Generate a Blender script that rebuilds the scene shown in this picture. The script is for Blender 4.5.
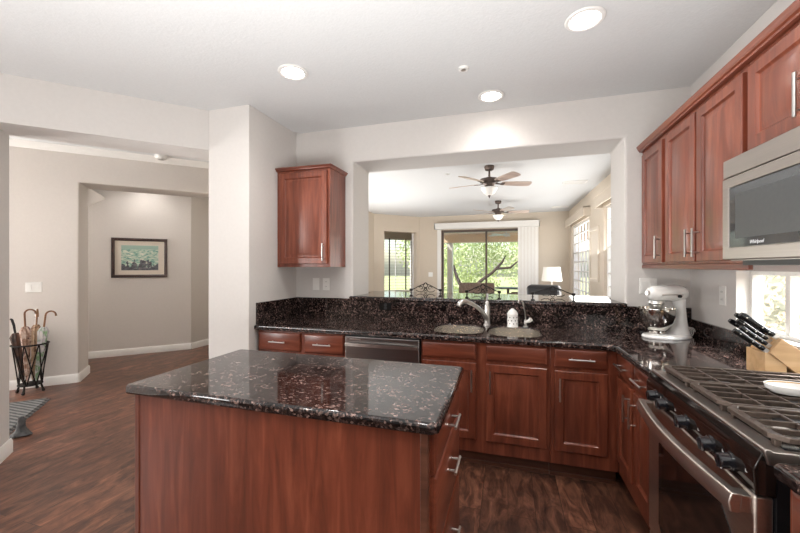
import bpy, bmesh, math, random
from mathutils import Matrix, Vector
R = math.radians
S = bpy.context.scene
C = S.collection
for o in list(bpy.data.objects): bpy.data.objects.remove(o)
random.seed(7)

# ------------------------------------------------------------------ camera
cd = bpy.data.cameras.new('camera'); cd.sensor_width = 36; cd.lens = 16.2; cd.clip_start = .02; cd.clip_end = 300
cam = bpy.data.objects.new('camera', cd); C.objects.link(cam)
cam.location = (0, 0, 1.40); cam.rotation_euler = (R(90), 0, R(16.7)); S.camera = cam

# ------------------------------------------------------------------ world, sun, big lights, exposure
w = bpy.data.worlds.new('sky'); S.world = w; w.use_nodes = True
nt = w.node_tree; nt.nodes.clear()
sky = nt.nodes.new('ShaderNodeTexSky'); sky.sky_type = 'NISHITA'; sky.sun_disc = False
sky.sun_elevation = R(50); sky.sun_rotation = R(200); sky.air_density = 1.2; sky.dust_density = 2.0
bg = nt.nodes.new('ShaderNodeBackground'); bg.inputs[1].default_value = .3
wo = nt.nodes.new('ShaderNodeOutputWorld')
nt.links.new(sky.outputs[0], bg.inputs[0]); nt.links.new(bg.outputs[0], wo.inputs[0])

def lamp(name, typ, loc, rot, energy, color=(1, 1, 1), **k):
    l = bpy.data.lights.new(name, typ); l.energy = energy; l.color = color
    for a, b in k.items(): setattr(l, a, b)
    o = bpy.data.objects.new(name, l); C.objects.link(o); o.location = loc; o.rotation_euler = rot
    return o
lamp('sun', 'SUN', (0, 0, 12), (R(40), 0, R(-62)), 6.5, (1, .96, .88), angle=R(1))
# daylight at the breakfast, great room and range windows, plus added fill lamps
lamp('breakfast_window_light', 'AREA', (-4.9, -1.4, 1.7), (0, R(-100), 0), 92, (1, .99, .98), shape='RECTANGLE', size=1.6, size_y=1.6)
lamp('ceiling_bounce_fill', 'AREA', (-.45, .1, .9), (R(180), 0, 0), 104, (1, .995, .985), shape='RECTANGLE', size=2.6, size_y=1.7)  # added upward fill that brightens the ceiling, not a room light
lamp('great_room_window_light', 'AREA', (1.3, 6.6, 1.5), (0, R(125), 0), 60, (1, .99, .97), shape='RECTANGLE', size=1.5, size_y=4.0)
lamp('great_room_side_fill', 'AREA', (-3.1, 5.8, 1.3), (0, R(-122), 0), 120, (1, .99, .97), shape='RECTANGLE', size=1.4, size_y=3.6)  # added fill from the left, where the wall has no window
lamp('den_fill', 'AREA', (-3.9, 9.6, 2.6), (0, 0, 0), 14, shape='SQUARE', size=.8)  # added fill for the den, no fixture above it
lamp('range_window_light', 'AREA', (2.15, 2.1, 2.05), (0, R(52), 0), 150, (1, .98, .94), shape='RECTANGLE', size=1.0, size_y=1.6)
lamp('entry_fill', 'AREA', (-7.3, .9, 1.6), (0, R(-118), 0), 440, (1, .97, .94), shape='RECTANGLE', size=1.6, size_y=1.6)  # added fill to brighten the entry hall, no window in that wall
S.view_settings.view_transform = 'Standard'; S.view_settings.look = 'None'
S.view_settings.exposure = 0.34; S.view_settings.gamma = 1.0; S.view_settings.use_curve_mapping = False

# ------------------------------------------------------------------ materials
def srgb(r, g, b):
    f = lambda c: (c/255/12.92) if c/255 <= .04045 else ((c/255+.055)/1.055)**2.4
    return (f(r), f(g), f(b), 1)
class NT:
    def __init__(s, name):
        s.m = bpy.data.materials.new(name); s.m.use_nodes = True; s.n = s.m.node_tree.nodes; s.l = s.m.node_tree.links
        s.p = s.n['Principled BSDF']
    def add(s, t, **k):
        n = s.n.new(t)
        for a, b in k.items():
            if a.startswith('i_'):
                key = a[2:].replace('_', ' ')
                n.inputs[int(key) if key.isdigit() else key].default_value = b
            else: setattr(n, a, b)
        return n
    def link(s, a, b): s.l.new(a, b)
    def coords(s, scale=(1, 1, 1), kind='Object'):
        t = s.add('ShaderNodeTexCoord'); m = s.add('ShaderNodeMapping'); m.inputs['Scale'].default_value = scale
        s.link(t.outputs[kind], m.inputs[0]); return m.outputs[0]
    def ramp(s, fac, stops, interp='LINEAR'):
        r = s.add('ShaderNodeValToRGB'); r.color_ramp.interpolation = interp
        e = r.color_ramp.elements
        while len(e) < len(stops): e.new(.5)
        for x, (p, c) in zip(e, stops): x.position = p; x.color = c
        s.link(fac, r.inputs[0]); return r.outputs[0]
    def mix(s, f, a, b, mode='MIX'):
        m = s.add('ShaderNodeMix', data_type='RGBA', blend_type=mode)
        for v, i in ((f, 0), (a, 6), (b, 7)):
            if hasattr(v, 'is_output'): s.link(v, m.inputs[i])
            else: m.inputs[i].default_value = v
        return m.outputs[2]
    def bump(s, h, st=.1, d=.01):
        b = s.add('ShaderNodeBump'); b.inputs['Strength'].default_value = st; b.inputs['Distance'].default_value = d
        s.link(h, b.inputs['Height']); s.link(b.outputs[0], s.p.inputs['Normal'])
def mat(name, col, rough=.5, metal=0, nscale=None, namt=.12, bump=0, em=None, ems=0, trans=0, ior=1.5, coat=0, stretch=(1, 1, 1), spec=None):
    t = NT(name); p = t.p
    p.inputs['Base Color'].default_value = col; p.inputs['Roughness'].default_value = rough; p.inputs['Metallic'].default_value = metal
    p.inputs['IOR'].default_value = ior; p.inputs['Coat Weight'].default_value = coat; p.inputs['Coat Roughness'].default_value = .05
    if spec is not None: p.inputs['Specular IOR Level'].default_value = spec
    if trans: p.inputs['Transmission Weight'].default_value = trans
    if em: p.inputs['Emission Color'].default_value = em; p.inputs['Emission Strength'].default_value = ems
    if nscale:
        n = t.add('ShaderNodeTexNoise', i_Scale=nscale, i_Detail=5.0); t.link(t.coords(stretch), n.inputs[0])
        d = tuple(c*(1-namt) for c in col[:3])+(1,); l = tuple(min(1, c*(1+namt)) for c in col[:3])+(1,)
        t.link(t.ramp(n.outputs[0], [(.3, d), (.7, l)]), p.inputs['Base Color'])
        if bump: t.bump(n.outputs[0], bump, .005)
    return t.m
def wood(name, dark, mid, light, axis, rough=.32, coat=.25):
    t = NT(name); sc = {'x': (1.2, 14, 14), 'y': (14, 1.2, 14), 'z': (14, 14, 1.2)}[axis]
    v = t.coords(sc)
    n1 = t.add('ShaderNodeTexNoise', i_Scale=1.6, i_Detail=6.0, i_Roughness=.6, i_Distortion=.7); t.link(v, n1.inputs[0])
    v2 = t.coords({'x': (.4, 5, 5), 'y': (5, .4, 5), 'z': (5, 5, .4)}[axis])
    n2 = t.add('ShaderNodeTexNoise', i_Scale=1.5, i_Detail=2.0); t.link(v2, n2.inputs[0])
    a = t.ramp(n1.outputs[0], [(.28, dark), (.5, mid), (.75, light)])
    b = t.ramp(n2.outputs[0], [(.3, (.80, .78, .78, 1)), (.7, (1.12, 1.1, 1.08, 1))])
    t.link(t.mix(1.0, a, b, 'MULTIPLY'), t.p.inputs['Base Color'])
    t.p.inputs['Roughness'].default_value = rough; t.p.inputs['Coat Weight'].default_value = coat; t.p.inputs['Coat Roughness'].default_value = .2
    t.bump(n1.outputs[0], .05, .002)
    return t.m
CH = (srgb(90, 45, 32), srgb(119, 61, 43), srgb(147, 83, 60))
M = {}
M['cherry'] = wood('cherry_wood', *CH, 'z')
M['cherry_h'] = wood('cherry_wood_across', *CH, 'x')
M['cherry_hy'] = wood('cherry_wood_deep', *CH, 'y')
M['kick'] = wood('toe_kick_wood', srgb(70, 44, 34), srgb(95, 60, 46), srgb(110, 74, 58), 'x')
def floor_mat():
    t = NT('dark_plank_floor'); v = t.coords((1, 1, 1))
    sp = t.add('ShaderNodeSeparateXYZ'); t.link(v, sp.inputs[0]); cb = t.add('ShaderNodeCombineXYZ')
    t.link(sp.outputs[1], cb.inputs[0]); t.link(sp.outputs[0], cb.inputs[1])
    br = t.add('ShaderNodeTexBrick', offset=.37); t.link(cb.outputs[0], br.inputs[0])
    for k, x in (('Scale', 1.0), ('Brick Width', 1.3), ('Row Height', .15), ('Mortar Size', .0014), ('Mortar Smooth', .3), ('Bias', 0.0)): br.inputs[k].default_value = x
    br.inputs['Color1'].default_value = (0, 0, 0, 1); br.inputs['Color2'].default_value = (1, 1, 1, 1); br.inputs['Mortar'].default_value = (.3, .3, .3, 1)
    mp = t.add('ShaderNodeVectorMath', operation='MULTIPLY_ADD'); t.link(v, mp.inputs[0]); mp.inputs[1].default_value = (9, 2.6, 1)
    t.link(br.outputs[0], mp.inputs[2])
    n = t.add('ShaderNodeTexNoise', i_Scale=1.7, i_Detail=8.0, i_Roughness=.68, i_Distortion=1.0); t.link(mp.outputs[0], n.inputs[0])
    sc = t.add('ShaderNodeTexNoise', i_Scale=3.0, i_Detail=3.0, i_Distortion=2.0); t.link(v, sc.inputs[0])
    a = t.ramp(n.outputs[0], [(.3, srgb(48, 31, 26)), (.45, srgb(88, 58, 46)), (.6, srgb(126, 86, 68)), (.78, srgb(160, 116, 92))])
    b = t.ramp(br.outputs[0], [(0, (.72, .70, .70, 1)), (1, (1.15, 1.1, 1.06, 1))])
    c = t.mix(1.0, a, b, 'MULTIPLY')
    d = t.ramp(sc.outputs[0], [(.35, (.8, .8, .8, 1)), (.65, (1.12, 1.1, 1.08, 1))])
    c = t.mix(1.0, c, d, 'MULTIPLY')
    t.link(t.mix(br.outputs['Fac'], c, srgb(34, 22, 18)), t.p.inputs['Base Color'])
    t.p.inputs['Roughness'].default_value = .36; t.bump(n.outputs[0], .25, .003); return t.m
M['floor'] = floor_mat()
def granite():
    t = NT('brown_granite'); v = t.coords((1, 1, 1))
    nd = t.add('ShaderNodeTexNoise', i_Scale=60.0, i_Detail=3.0); t.link(v, nd.inputs[0])
    wv = t.add('ShaderNodeVectorMath', operation='MULTIPLY_ADD'); t.link(nd.outputs['Color'], wv.inputs[0]); wv.inputs[1].default_value = (.004, .004, .004); t.link(v, wv.inputs[2])
    def cells(scale, stops):
        vo = t.add('ShaderNodeTexVoronoi', i_Scale=scale); t.link(wv.outputs[0], vo.inputs[0])
        sv = t.add('ShaderNodeSeparateColor'); t.link(vo.outputs['Color'], sv.inputs[0]); return t.ramp(sv.outputs[0], stops)
    a = cells(110.0, [(0, srgb(20, 17, 17)), (.42, srgb(30, 25, 25)), (.55, srgb(48, 40, 39)), (.76, srgb(70, 57, 54)), (.86, srgb(98, 82, 77)), (1, srgb(132, 113, 106))])
    b = cells(190.0, [(0, (.45, .44, .45, 1)), (.5, (.9, .9, .9, 1)), (.85, (1.3, 1.25, 1.22, 1)), (1, (1.7, 1.6, 1.55, 1))])
    n2 = t.add('ShaderNodeTexNoise', i_Scale=13.0, i_Detail=4.0); t.link(v, n2.inputs[0])
    c = t.mix(1.0, t.mix(1.0, a, b, 'MULTIPLY'), t.ramp(n2.outputs[0], [(.38, (.4, .4, .4, 1)), (.62, (1.25, 1.2, 1.2, 1))]), 'MULTIPLY')
    t.link(c, t.p.inputs['Base Color'])
    t.p.inputs['Roughness'].default_value = .06; t.p.inputs['IOR'].default_value = 1.54; return t.m
M['granite'] = granite()
def brushed(name, col, rough, axis):
    t = NT(name); v = t.coords({'x': (2, 200, 200), 'y': (200, 2, 200), 'z': (200, 200, 2)}[axis])
    n = t.add('ShaderNodeTexNoise', i_Scale=1.0, i_Detail=2.0); t.link(v, n.inputs[0])
    d = tuple(c*.9 for c in col[:3])+(1,)
    t.link(t.ramp(n.outputs[0], [(.3, d), (.7, col)]), t.p.inputs['Base Color'])
    t.p.inputs['Metallic'].default_value = 1; t.p.inputs['Roughness'].default_value = rough; return t.m
M['steel'] = brushed('brushed_steel', srgb(196, 190, 184), .3, 'x')
M['steel_y'] = brushed('brushed_steel_side', srgb(178, 171, 165), .36, 'y')
M['steel_range'] = brushed('range_steel', srgb(214, 204, 196), .33, 'y')
M['steel_dw'] = brushed('dishwasher_steel', srgb(150, 146, 144), .3, 'x')
M['nickel'] = mat('satin_nickel', srgb(205, 203, 200), .28, 1, 30, .05)
M['sinksteel'] = mat('sink_steel', srgb(236, 231, 223), .24, 1, 20, .05)
M['bowlsteel'] = mat('polished_bowl_steel', srgb(200, 196, 190), .12, 1, 10, .03)
M['rearwall'] = mat('darkened_rear_paint', srgb(118, 104, 94), .85, 0, 40, .02)  # unseen rear wall, darkened so it bounces less light forward
M['wall'] = mat('greige_paint', srgb(206, 202, 198), .85, 0, 40, .015, .05)
M['hallwall'] = mat('hall_paint', srgb(210, 204, 198), .85, 0, 40, .015, .05)
M['beige'] = mat('beige_paint', srgb(206, 194, 178), .85, 0, 40, .015, .05)
M['ceil'] = mat('ceiling_paint', srgb(212, 213, 213), .9, 0, 70, .02, .3)
M['trim'] = mat('white_trim_paint', srgb(228, 226, 222), .45, 0, 30, .01)
M['white'] = mat('white_plastic', srgb(232, 231, 227), .35, 0, 20, .01)
M['enamel'] = mat('white_enamel', srgb(240, 239, 236), .12, 0, 10, .01, coat=.5)
M['black'] = mat('black_gloss', srgb(14, 14, 16), .12, 0, 20, .1)
M['blackm'] = mat('black_satin', srgb(22, 22, 24), .4, 0, 40, .2)
M['iron'] = mat('wrought_iron', srgb(34, 29, 27), .5, .6, 40, .25)
M['grate'] = mat('cast_iron_grate', srgb(96, 84, 76), .4, .6, 60, .2, .1)
M['darkglass'] = mat('dark_oven_glass', srgb(26, 20, 18), .05, 0, 6, .2, ior=1.6)
M['mwglass'] = mat('microwave_glass', srgb(58, 60, 62), .06, 0, 6, .08, ior=1.7)
M['cavity'] = mat('microwave_screen', srgb(66, 68, 69), .3, 0, 60, .08)
M['knob'] = mat('knob_plastic', srgb(18, 20, 26), .2, 0, 30, .1, coat=.6)
M['mark'] = mat('white_marking', srgb(215, 215, 215), .5, 0, 20, .03)
def thin_glass():
    t = NT('window_glass'); out = t.n['Material Output']
    tr = t.add('ShaderNodeBsdfTransparent'); gl = t.add('ShaderNodeBsdfGlossy', i_Roughness=.01); 
    no = t.add('ShaderNodeTexNoise', i_Scale=3.0); t.link(t.coords(), no.inputs[0]); t.link(t.ramp(no.outputs[0], [(0, (.97, .98, .975, 1)), (1, (1, 1, 1, 1))]), tr.inputs[0])
    mx_ = t.add('ShaderNodeMixShader'); mx_.inputs[0].default_value = .05; t.link(tr.outputs[0], mx_.inputs[1]); t.link(gl.outputs[0], mx_.inputs[2]); t.link(mx_.outputs[0], out.inputs[0])
    return t.m
M['glass'] = thin_glass()
M['bronze'] = mat('bronze_frame', srgb(92, 80, 72), .45, .3, 30, .1)
M['lens'] = mat('lamp_lens', (1, 1, 1, 1), .4, em=(1, .93, .84, 1), ems=25, nscale=5, namt=.01)
M['bowlglass'] = mat('frosted_glass_shade', srgb(240, 238, 232), .35, 0, 6, .02, em=(1, .97, .92, 1), ems=.15)
M['fanmetal'] = mat('fan_pewter', srgb(104, 92, 86), .4, .7, 30, .1)
M['blade'] = wood('fan_blade_wood', srgb(176, 156, 144), srgb(196, 178, 166), srgb(210, 194, 184), 'x')
M['block'] = wood('light_maple', srgb(198, 158, 112), srgb(216, 178, 132), srgb(228, 194, 150), 'x', .5, .05)
M['gold'] = mat('gold_trim', srgb(196, 150, 80), .3, .7, 20, .1)
M['frame'] = wood('walnut_frame', srgb(40, 24, 20), srgb(58, 36, 30), srgb(76, 50, 42), 'x')
M['mat'] = mat('picture_mat', srgb(214, 204, 190), .8, 0, 60, .03)
def painting():
    t = NT('seascape_print'); v = t.coords((1, 1, 1), 'Generated')
    sp = t.add('ShaderNodeSeparateXYZ'); t.link(v, sp.inputs[0])
    v2 = t.coords((3, 3, 9), 'Generated'); n = t.add('ShaderNodeTexNoise', i_Scale=2.2, i_Detail=6.0, i_Distortion=.8); t.link(v2, n.inputs[0])
    v3 = t.coords((4, 4, 3), 'Generated'); r = t.add('ShaderNodeTexNoise', i_Scale=1.6, i_Detail=5.0); t.link(v3, r.inputs[0])
    sea = t.ramp(n.outputs[0], [(.3, srgb(84, 130, 126)), (.45, srgb(140, 178, 160)), (.55, srgb(196, 208, 190)), (.7, srgb(226, 220, 206))])
    skyc = t.ramp(sp.outputs[2], [(.82, (0, 0, 0, 1)), (.86, (1, 1, 1, 1))])
    c = t.mix(skyc, sea, srgb(150, 176, 164))
    h = t.add('ShaderNodeMath', operation='MULTIPLY_ADD'); h.inputs[1].default_value = 1.5; t.link(r.outputs[0], h.inputs[0])
    inv = t.add('ShaderNodeMath', operation='SUBTRACT'); inv.inputs[0].default_value = -.15; t.link(sp.outputs[2], inv.inputs[1]); t.link(inv.outputs[0], h.inputs[2])
    rk = t.ramp(h.outputs[0], [(.30, (0, 0, 0, 1)), (.36, (1, 1, 1, 1))])
    rc = t.ramp(n.outputs[0], [(.35, srgb(48, 50, 54)), (.6, srgb(104, 104, 110)), (.75, srgb(150, 130, 110))])
    t.link(t.mix(rk, c, rc), t.p.inputs['Base Color']); t.p.inputs['Roughness'].default_value = .3; return t.m
M['paint'] = painting()
def stripes(name, a, b, scale, axis=0, rough=.9):
    t = NT(name); v = t.coords((1, 1, 1)); wv = t.add('ShaderNodeTexWave', i_Scale=scale, i_Distortion=1.2, i_Detail=2.0); wv.inputs['Detail Scale'].default_value = 3
    wv.bands_direction = 'XYZ'[axis]; t.link(v, wv.inputs[0])
    t.link(t.ramp(wv.outputs[0], [(.35, a), (.6, b)]), t.p.inputs['Base Color']); t.p.inputs['Roughness'].default_value = rough; return t.m
M['rug'] = stripes('grey_striped_weave', srgb(62, 62, 64), srgb(112, 112, 110), 7, 1)
def blotch(name, cols, sc, rough=.7):
    t = NT(name); n = t.add('ShaderNodeTexNoise', i_Scale=sc, i_Detail=3.0, i_Distortion=.6); t.link(t.coords(), n.inputs[0])
    k = len(cols); t.link(t.ramp(n.outputs[0], [(.32+.36*i/(k-1), c) for i, c in enumerate(cols)], 'EASE'), t.p.inputs['Base Color'])
    t.p.inputs['Roughness'].default_value = rough; return t.m
M['umbA'] = blotch('umbrella_brown_print', [srgb(80, 54, 50), srgb(150, 118, 100), srgb(196, 172, 158), srgb(110, 78, 84)], 14)
M['umbB'] = blotch('umbrella_tan_print', [srgb(96, 70, 52), srgb(168, 138, 112), srgb(126, 94, 72)], 14)
M['umbC'] = blotch('umbrella_white_print', [srgb(218, 214, 210), srgb(200, 194, 200), srgb(126, 160, 120), srgb(226, 222, 218)], 12)
M['umbD'] = blotch('umbrella_dark_print', [srgb(30, 28, 28), srgb(90, 62, 50)], 10)
M['cane'] = wood('cane_wood', srgb(92, 60, 38), srgb(132, 92, 62), srgb(160, 120, 84), 'z')
M['cloth'] = blotch('dark_grey_cloth', [srgb(50, 50, 52), srgb(84, 84, 84)], 20)
M['leaf'] = mat('mesquite_leaf', srgb(172, 186, 118), .6, 0, 1.2, .35)
M['leaf2'] = mat('pale_leaf', srgb(190, 200, 148), .6, 0, 1.5, .3)
M['leaf3'] = mat('sage_leaf', srgb(196, 198, 174), .6, 0, 2.0, .3)
M['bark'] = mat('dark_bark', srgb(66, 52, 46), .9, 0, 8, .3, .4)
M['lawn'] = mat('lawn_grass', srgb(172, 176, 122), .9, 0, 3, .25)
M['gravel'] = mat('pale_gravel', srgb(186, 170, 150), .95, 0, 12, .2, .3)
M['stucco'] = mat('patio_stucco', srgb(240, 214, 184), .9, 0, 20, .05)
M['wicker'] = blotch('brown_wicker', [srgb(110, 84, 70), srgb(150, 120, 102)], 30)
M['pool'] = mat('pool_water', srgb(70, 160, 190), .05, 0, 3, .1)
M['leather'] = mat('black_leather', srgb(22, 22, 25), .3, 0, 12, .2)
M['linen'] = mat('lamp_linen', srgb(236, 232, 222), .8, 0, 60, .03, em=(1, .97, .9, 1), ems=.12)
M['blueglaze'] = blotch('blue_glazed_ceramic', [srgb(40, 54, 84), srgb(70, 90, 130), srgb(190, 200, 215)], 20, .15)
M['blind'] = stripes('vertical_blind_vinyl', srgb(236, 232, 227), srgb(244, 242, 238), 4, 0, .7)
M['tilewood'] = wood('dark_table_wood', srgb(50, 34, 28), srgb(72, 50, 40), srgb(90, 66, 54), 'x')

# ------------------------------------------------------------------ mesh builder
def frm(o, u, n):
    u = Vector(u); n = Vector(n); z = Vector((0, 0, 1)); m = Matrix.Identity(4)
    for i in range(3): m[i][0] = u[i]; m[i][1] = n[i]; m[i][2] = z[i]; m[i][3] = o[i]
    return m
FY = lambda x, y, z: frm((x, y, z), (1, 0, 0), (0, -1, 0))       # faces the camera (-Y)
FX = lambda x, y, z: frm((x, y, z), (0, -1, 0), (-1, 0, 0))      # faces -X (right wall)
GX = lambda x, y, z: frm((x, y, z), (0, 1, 0), (1, 0, 0))        # faces +X (island side, left wall)
q = math.sqrt(.5)
DG = lambda x, y, z: frm((x, y, z), (q, q, 0), (q, -q, 0))       # 45 degree walls facing the kitchen
def root_of(o):
    while o.parent: o = o.parent
    return o
class MB:
    def __init__(s, T=None): s.bm = bmesh.new(); s.T = T or Matrix.Identity(4)
    def vv(s, pts): return [s.bm.verts.new(s.T @ Vector(p)) for p in pts]
    def face(s, vs):
        try: return s.bm.faces.new(vs)
        except ValueError: return None
    def box(s, x0, y0, z0, x1, y1, z1):
        v = s.vv([(x0, y0, z0), (x1, y0, z0), (x1, y1, z0), (x0, y1, z0), (x0, y0, z1), (x1, y0, z1), (x1, y1, z1), (x0, y1, z1)])
        for f in ((0, 1, 2, 3), (4, 5, 6, 7), (0, 1, 5, 4), (1, 2, 6, 5), (2, 3, 7, 6), (3, 0, 4, 7)): s.face([v[i] for i in f])
        return s
    def loft(s, rings, cap0=True, cap1=True, closed=False):
        vs = [s.vv(r) for r in rings]; n = len(vs[0])
        pairs = list(zip(vs, vs[1:])) + ([(vs[-1], vs[0])] if closed else [])
        for a, b in pairs:
            for i in range(n): s.face([a[i], a[(i+1) % n], b[(i+1) % n], b[i]])
        if not closed:
            if cap0: s.face(vs[0])
            if cap1: s.face(vs[-1])
        return s
    def prism(s, poly, z0, z1): return s.loft([[(x, y, z0) for x, y in poly], [(x, y, z1) for x, y in poly]])
    def prismy(s, poly, y0, y1): return s.loft([[(x, y0, z) for x, z in poly], [(x, y1, z) for x, z in poly]])
    def rect(s, w, h, steps):   # nested rectangles rising out of a slab: steps = (inset, depth)
        return s.loft([[(i, d, i), (w-i, d, i), (w-i, d, h-i), (i, d, h-i)] for i, d in steps])
    def tube(s, pts, r, n=8, rs=None, closed=False):
        pts = [Vector(p) for p in pts]; rings = []; k = len(pts); ref = None
        for i, p in enumerate(pts):
            a = pts[(i-1) % k] if closed or i > 0 else p; b = pts[(i+1) % k] if closed or i < k-1 else p
            d = (b-a).normalized()
            if ref is None:
                ref = d.orthogonal().normalized()
            ref = (ref - d*ref.dot(d)).normalized() if (ref - d*ref.dot(d)).length > 1e-5 else d.orthogonal().normalized()
            e = d.cross(ref); rr = rs[i] if rs else r
            rings.append([tuple(p + ref*math.cos(2*math.pi*j/n)*rr + e*math.sin(2*math.pi*j/n)*rr) for j in range(n)])
        return s.loft(rings, closed=closed)
    def cyl(s, a, b, r, r2=None, n=20): return s.tube([a, b], r, n, rs=[r, r if r2 is None else r2])
    def lathe(s, prof, n=32, c=(0, 0, 0), axis='z'):
        rings = []
        for r, h in prof:
            ring = []
            for j in range(n):
                x, y = math.cos(2*math.pi*j/n)*r, math.sin(2*math.pi*j/n)*r
                p = {'z': (x, y, h), 'x': (h, x, y), 'y': (x, h, y)}[axis]
                ring.append((p[0]+c[0], p[1]+c[1], p[2]+c[2]))
            rings.append(ring)
        return s.loft(rings)
    def ball(s, c, rx, ry=None, rz=None, n=16, m=10):
        ry = ry or rx; rz = rz or rx
        rings = [[(c[0]+math.cos(2*math.pi*j/n)*math.sin(math.pi*i/m)*rx, c[1]+math.sin(2*math.pi*j/n)*math.sin(math.pi*i/m)*ry, c[2]-math.cos(math.pi*i/m)*rz) for j in range(n)] for i in [.15]+list(range(1, m))+[m-.15]]
        return s.loft(rings)
    def build(s, name, m, parent=None, bev=0, smooth=None, seg=2, parent_bits=None):
        bmesh.ops.remove_doubles(s.bm, verts=s.bm.verts, dist=1e-6)
        bmesh.ops.recalc_face_normals(s.bm, faces=s.bm.faces)
        if parent is not None:
            r = root_of(parent); inv = Matrix.Translation(-r.location)
            s.bm.transform(inv)
        me = bpy.data.meshes.new(name); s.bm.to_mesh(me); s.bm.free(); me.materials.append(m)
        o = bpy.data.objects.new(name, me); C.objects.link(o)
        if parent is not None: o.parent = parent
        for p in me.polygons: p.use_smooth = True
        me.set_sharp_from_angle(angle=R(35 if smooth is None else smooth))
        if bev:
            b = o.modifiers.new('bevel', 'BEVEL'); b.width = bev; b.segments = seg; b.limit_method = 'ANGLE'; b.angle_limit = R(40); b.harden_normals = False
        return o
def tag(o, label=None, cat=None, group=None, kind=None):
    if label: o['label'] = label
    if cat: o['category'] = cat
    if group: o['group'] = group
    if kind: o['kind'] = kind
    return o
def empty(name, loc, label, cat, group=None, rz=0):
    o = bpy.data.objects.new(name, None); C.objects.link(o); o.location = loc; o.rotation_euler = (0, 0, rz); o.empty_display_size = .1
    return tag(o, label, cat, group)
def copy_tree(o, parent=None):
    c = o.copy(); C.objects.link(c); c.parent = parent
    for ch in [x for x in bpy.data.objects if x.parent == o]: copy_tree(ch, c)
    return c
def struct(mb, name, m, parent=None, **k):
    o = mb.build(name, m, parent, **k)
    if parent is None: o['kind'] = 'structure'
    return o
def wallgrid(mb, us, zs, holes, t):   # a wall in the local frame: x along, y into the wall (-t), with rectangular holes; one closed skin
    cache = {}
    def V(i, k, d):
        key = (i, k, d)
        if key not in cache: cache[key] = mb.bm.verts.new(mb.T @ Vector((us[i], -d*t, zs[k])))
        return cache[key]
    solid = {(i, k) for i in range(len(us)-1) for k in range(len(zs)-1) if (i, k) not in holes}
    for i, k in solid:
        for d in (0, 1): mb.face([V(i, k, d), V(i+1, k, d), V(i+1, k+1, d), V(i, k+1, d)])
        for (di, dk, a, b) in ((-1, 0, (i, k), (i, k+1)), (1, 0, (i+1, k), (i+1, k+1)), (0, -1, (i, k), (i+1, k)), (0, 1, (i, k+1), (i+1, k+1))):
            if (i+di, k+dk) not in solid: mb.face([V(*a, 0), V(*b, 0), V(*b, 1), V(*a, 1)])
    return mb
def slab(name, m, outline, holes, z0, z1, bev, parent=None):      # granite slab with a rounded edge from an outline with cut-outs
    cu = bpy.data.curves.new(name, 'CURVE'); cu.dimensions = '2D'; cu.fill_mode = 'BOTH'
    for pts in [outline]+holes:
        sp = cu.splines.new('POLY'); sp.points.add(len(pts)-1); sp.use_cyclic_u = True
        for p, (x, y) in zip(sp.points, pts): p.co = (x, y, 0, 1)
    cu.bevel_depth = bev; cu.bevel_resolution = 3; cu.extrude = (z1-z0)/2-bev; cu.offset = -bev
    t = bpy.data.objects.new('tmp', cu); C.objects.link(t); t.location.z = 0
    bpy.context.view_layer.update()
    me = bpy.data.meshes.new_from_object(t.evaluated_get(bpy.context.evaluated_depsgraph_get()))
    bpy.data.objects.remove(t)
    for v in me.vertices: v.co.z += (z0+z1)/2
    me.materials.clear(); me.materials.append(m); me.name = name
    for p in me.polygons: p.use_smooth = True
    me.set_sharp_from_angle(angle=R(50))
    o = bpy.data.objects.new(name, me); C.objects.link(o); return o

# ------------------------------------------------------------------ the room shell
CZ = 2.72; HZ = 2.84; BY = 3.14; RX = 1.28; LX = -2.02; GRX = 1.39; GY = 9.36
struct(MB().box(-7.7, -2.8, -.1, 1.5, 9.5, 0), 'floor', M['floor'])
struct(MB().prism([(1.5, -2.75), (1.5, 3.3), (-1.8, 3.3), (-5.1, 0), (-5.1, -2.75)], CZ, CZ+.2), 'ceiling', M['ceil'])
struct(MB().box(-3.35, 3.45, CZ, 1.6, 9.5, CZ+.2), 'ceiling', M['ceil'])
struct(MB().prism([(-5.1, 0), (-1.8, 3.3), (-3.2, 3.7), (-3.2, 8.2), (-7.7, 8.2), (-7.7, -2)], HZ, HZ+.1), 'ceiling', M['ceil'])
# back wall with the pass-through
mb = MB(FY(LX-.1, BY, 0)); wallgrid(mb, [0, .71, 2.98, 3.62], [0, 1.08, 2.39, CZ+.1], {(1, 1)}, .42)
struct(mb, 'wall_back', M['wall'], bev=.018, seg=3)
# left end wall and the column that carries the 45 degree header
struct(MB().prism([(LX, BY+.2), (LX, 2.455), (-2.425, 2.455), (-2.66, 2.69), (-2.02, 3.33)], 0, HZ+.05), 'wall_left', M['wall'], bev=.015, seg=3)
struct(MB().prism([(-2.425, 2.455), (-2.66, 2.69), (-3.595, 1.755), (-3.36, 1.52)], 2.385, HZ+.05), 'wall_header', M['wall'])
struct(MB().prism([(-3.36, 1.52), (-3.595, 1.755), (-5.25, .10), (-5.25, -.18), (-5.02, -.14)], 0, HZ+.05), 'wall_breakfast', M['wall'], bev=.015, seg=3)
# right wall with the low window over the range counter
mb = MB(FX(RX, BY+.2, 0)); wallgrid(mb, [0, BY+.2-2.587, BY+.2-1.15, 6.1], [0, 1.03, 1.375, CZ+.1], {(1, 1)}, .105)
struct(mb, 'wall_right', M['wall'])
# breakfast wall with its window, and the solid rear wall behind the camera
mb = MB(GX(-5.02, -2.75, 0)); wallgrid(mb, [0, .5, 2.2, 2.6], [0, .85, 2.5, CZ+.1], {(1, 1)}, .15)
struct(mb, 'wall_breakfast_window', M['wall'])
mb = MB().box(-5.25, -2.75, 0, 1.5, -2.6, CZ+.1)
struct(mb, 'wall_rear', M['rearwall'])
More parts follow.
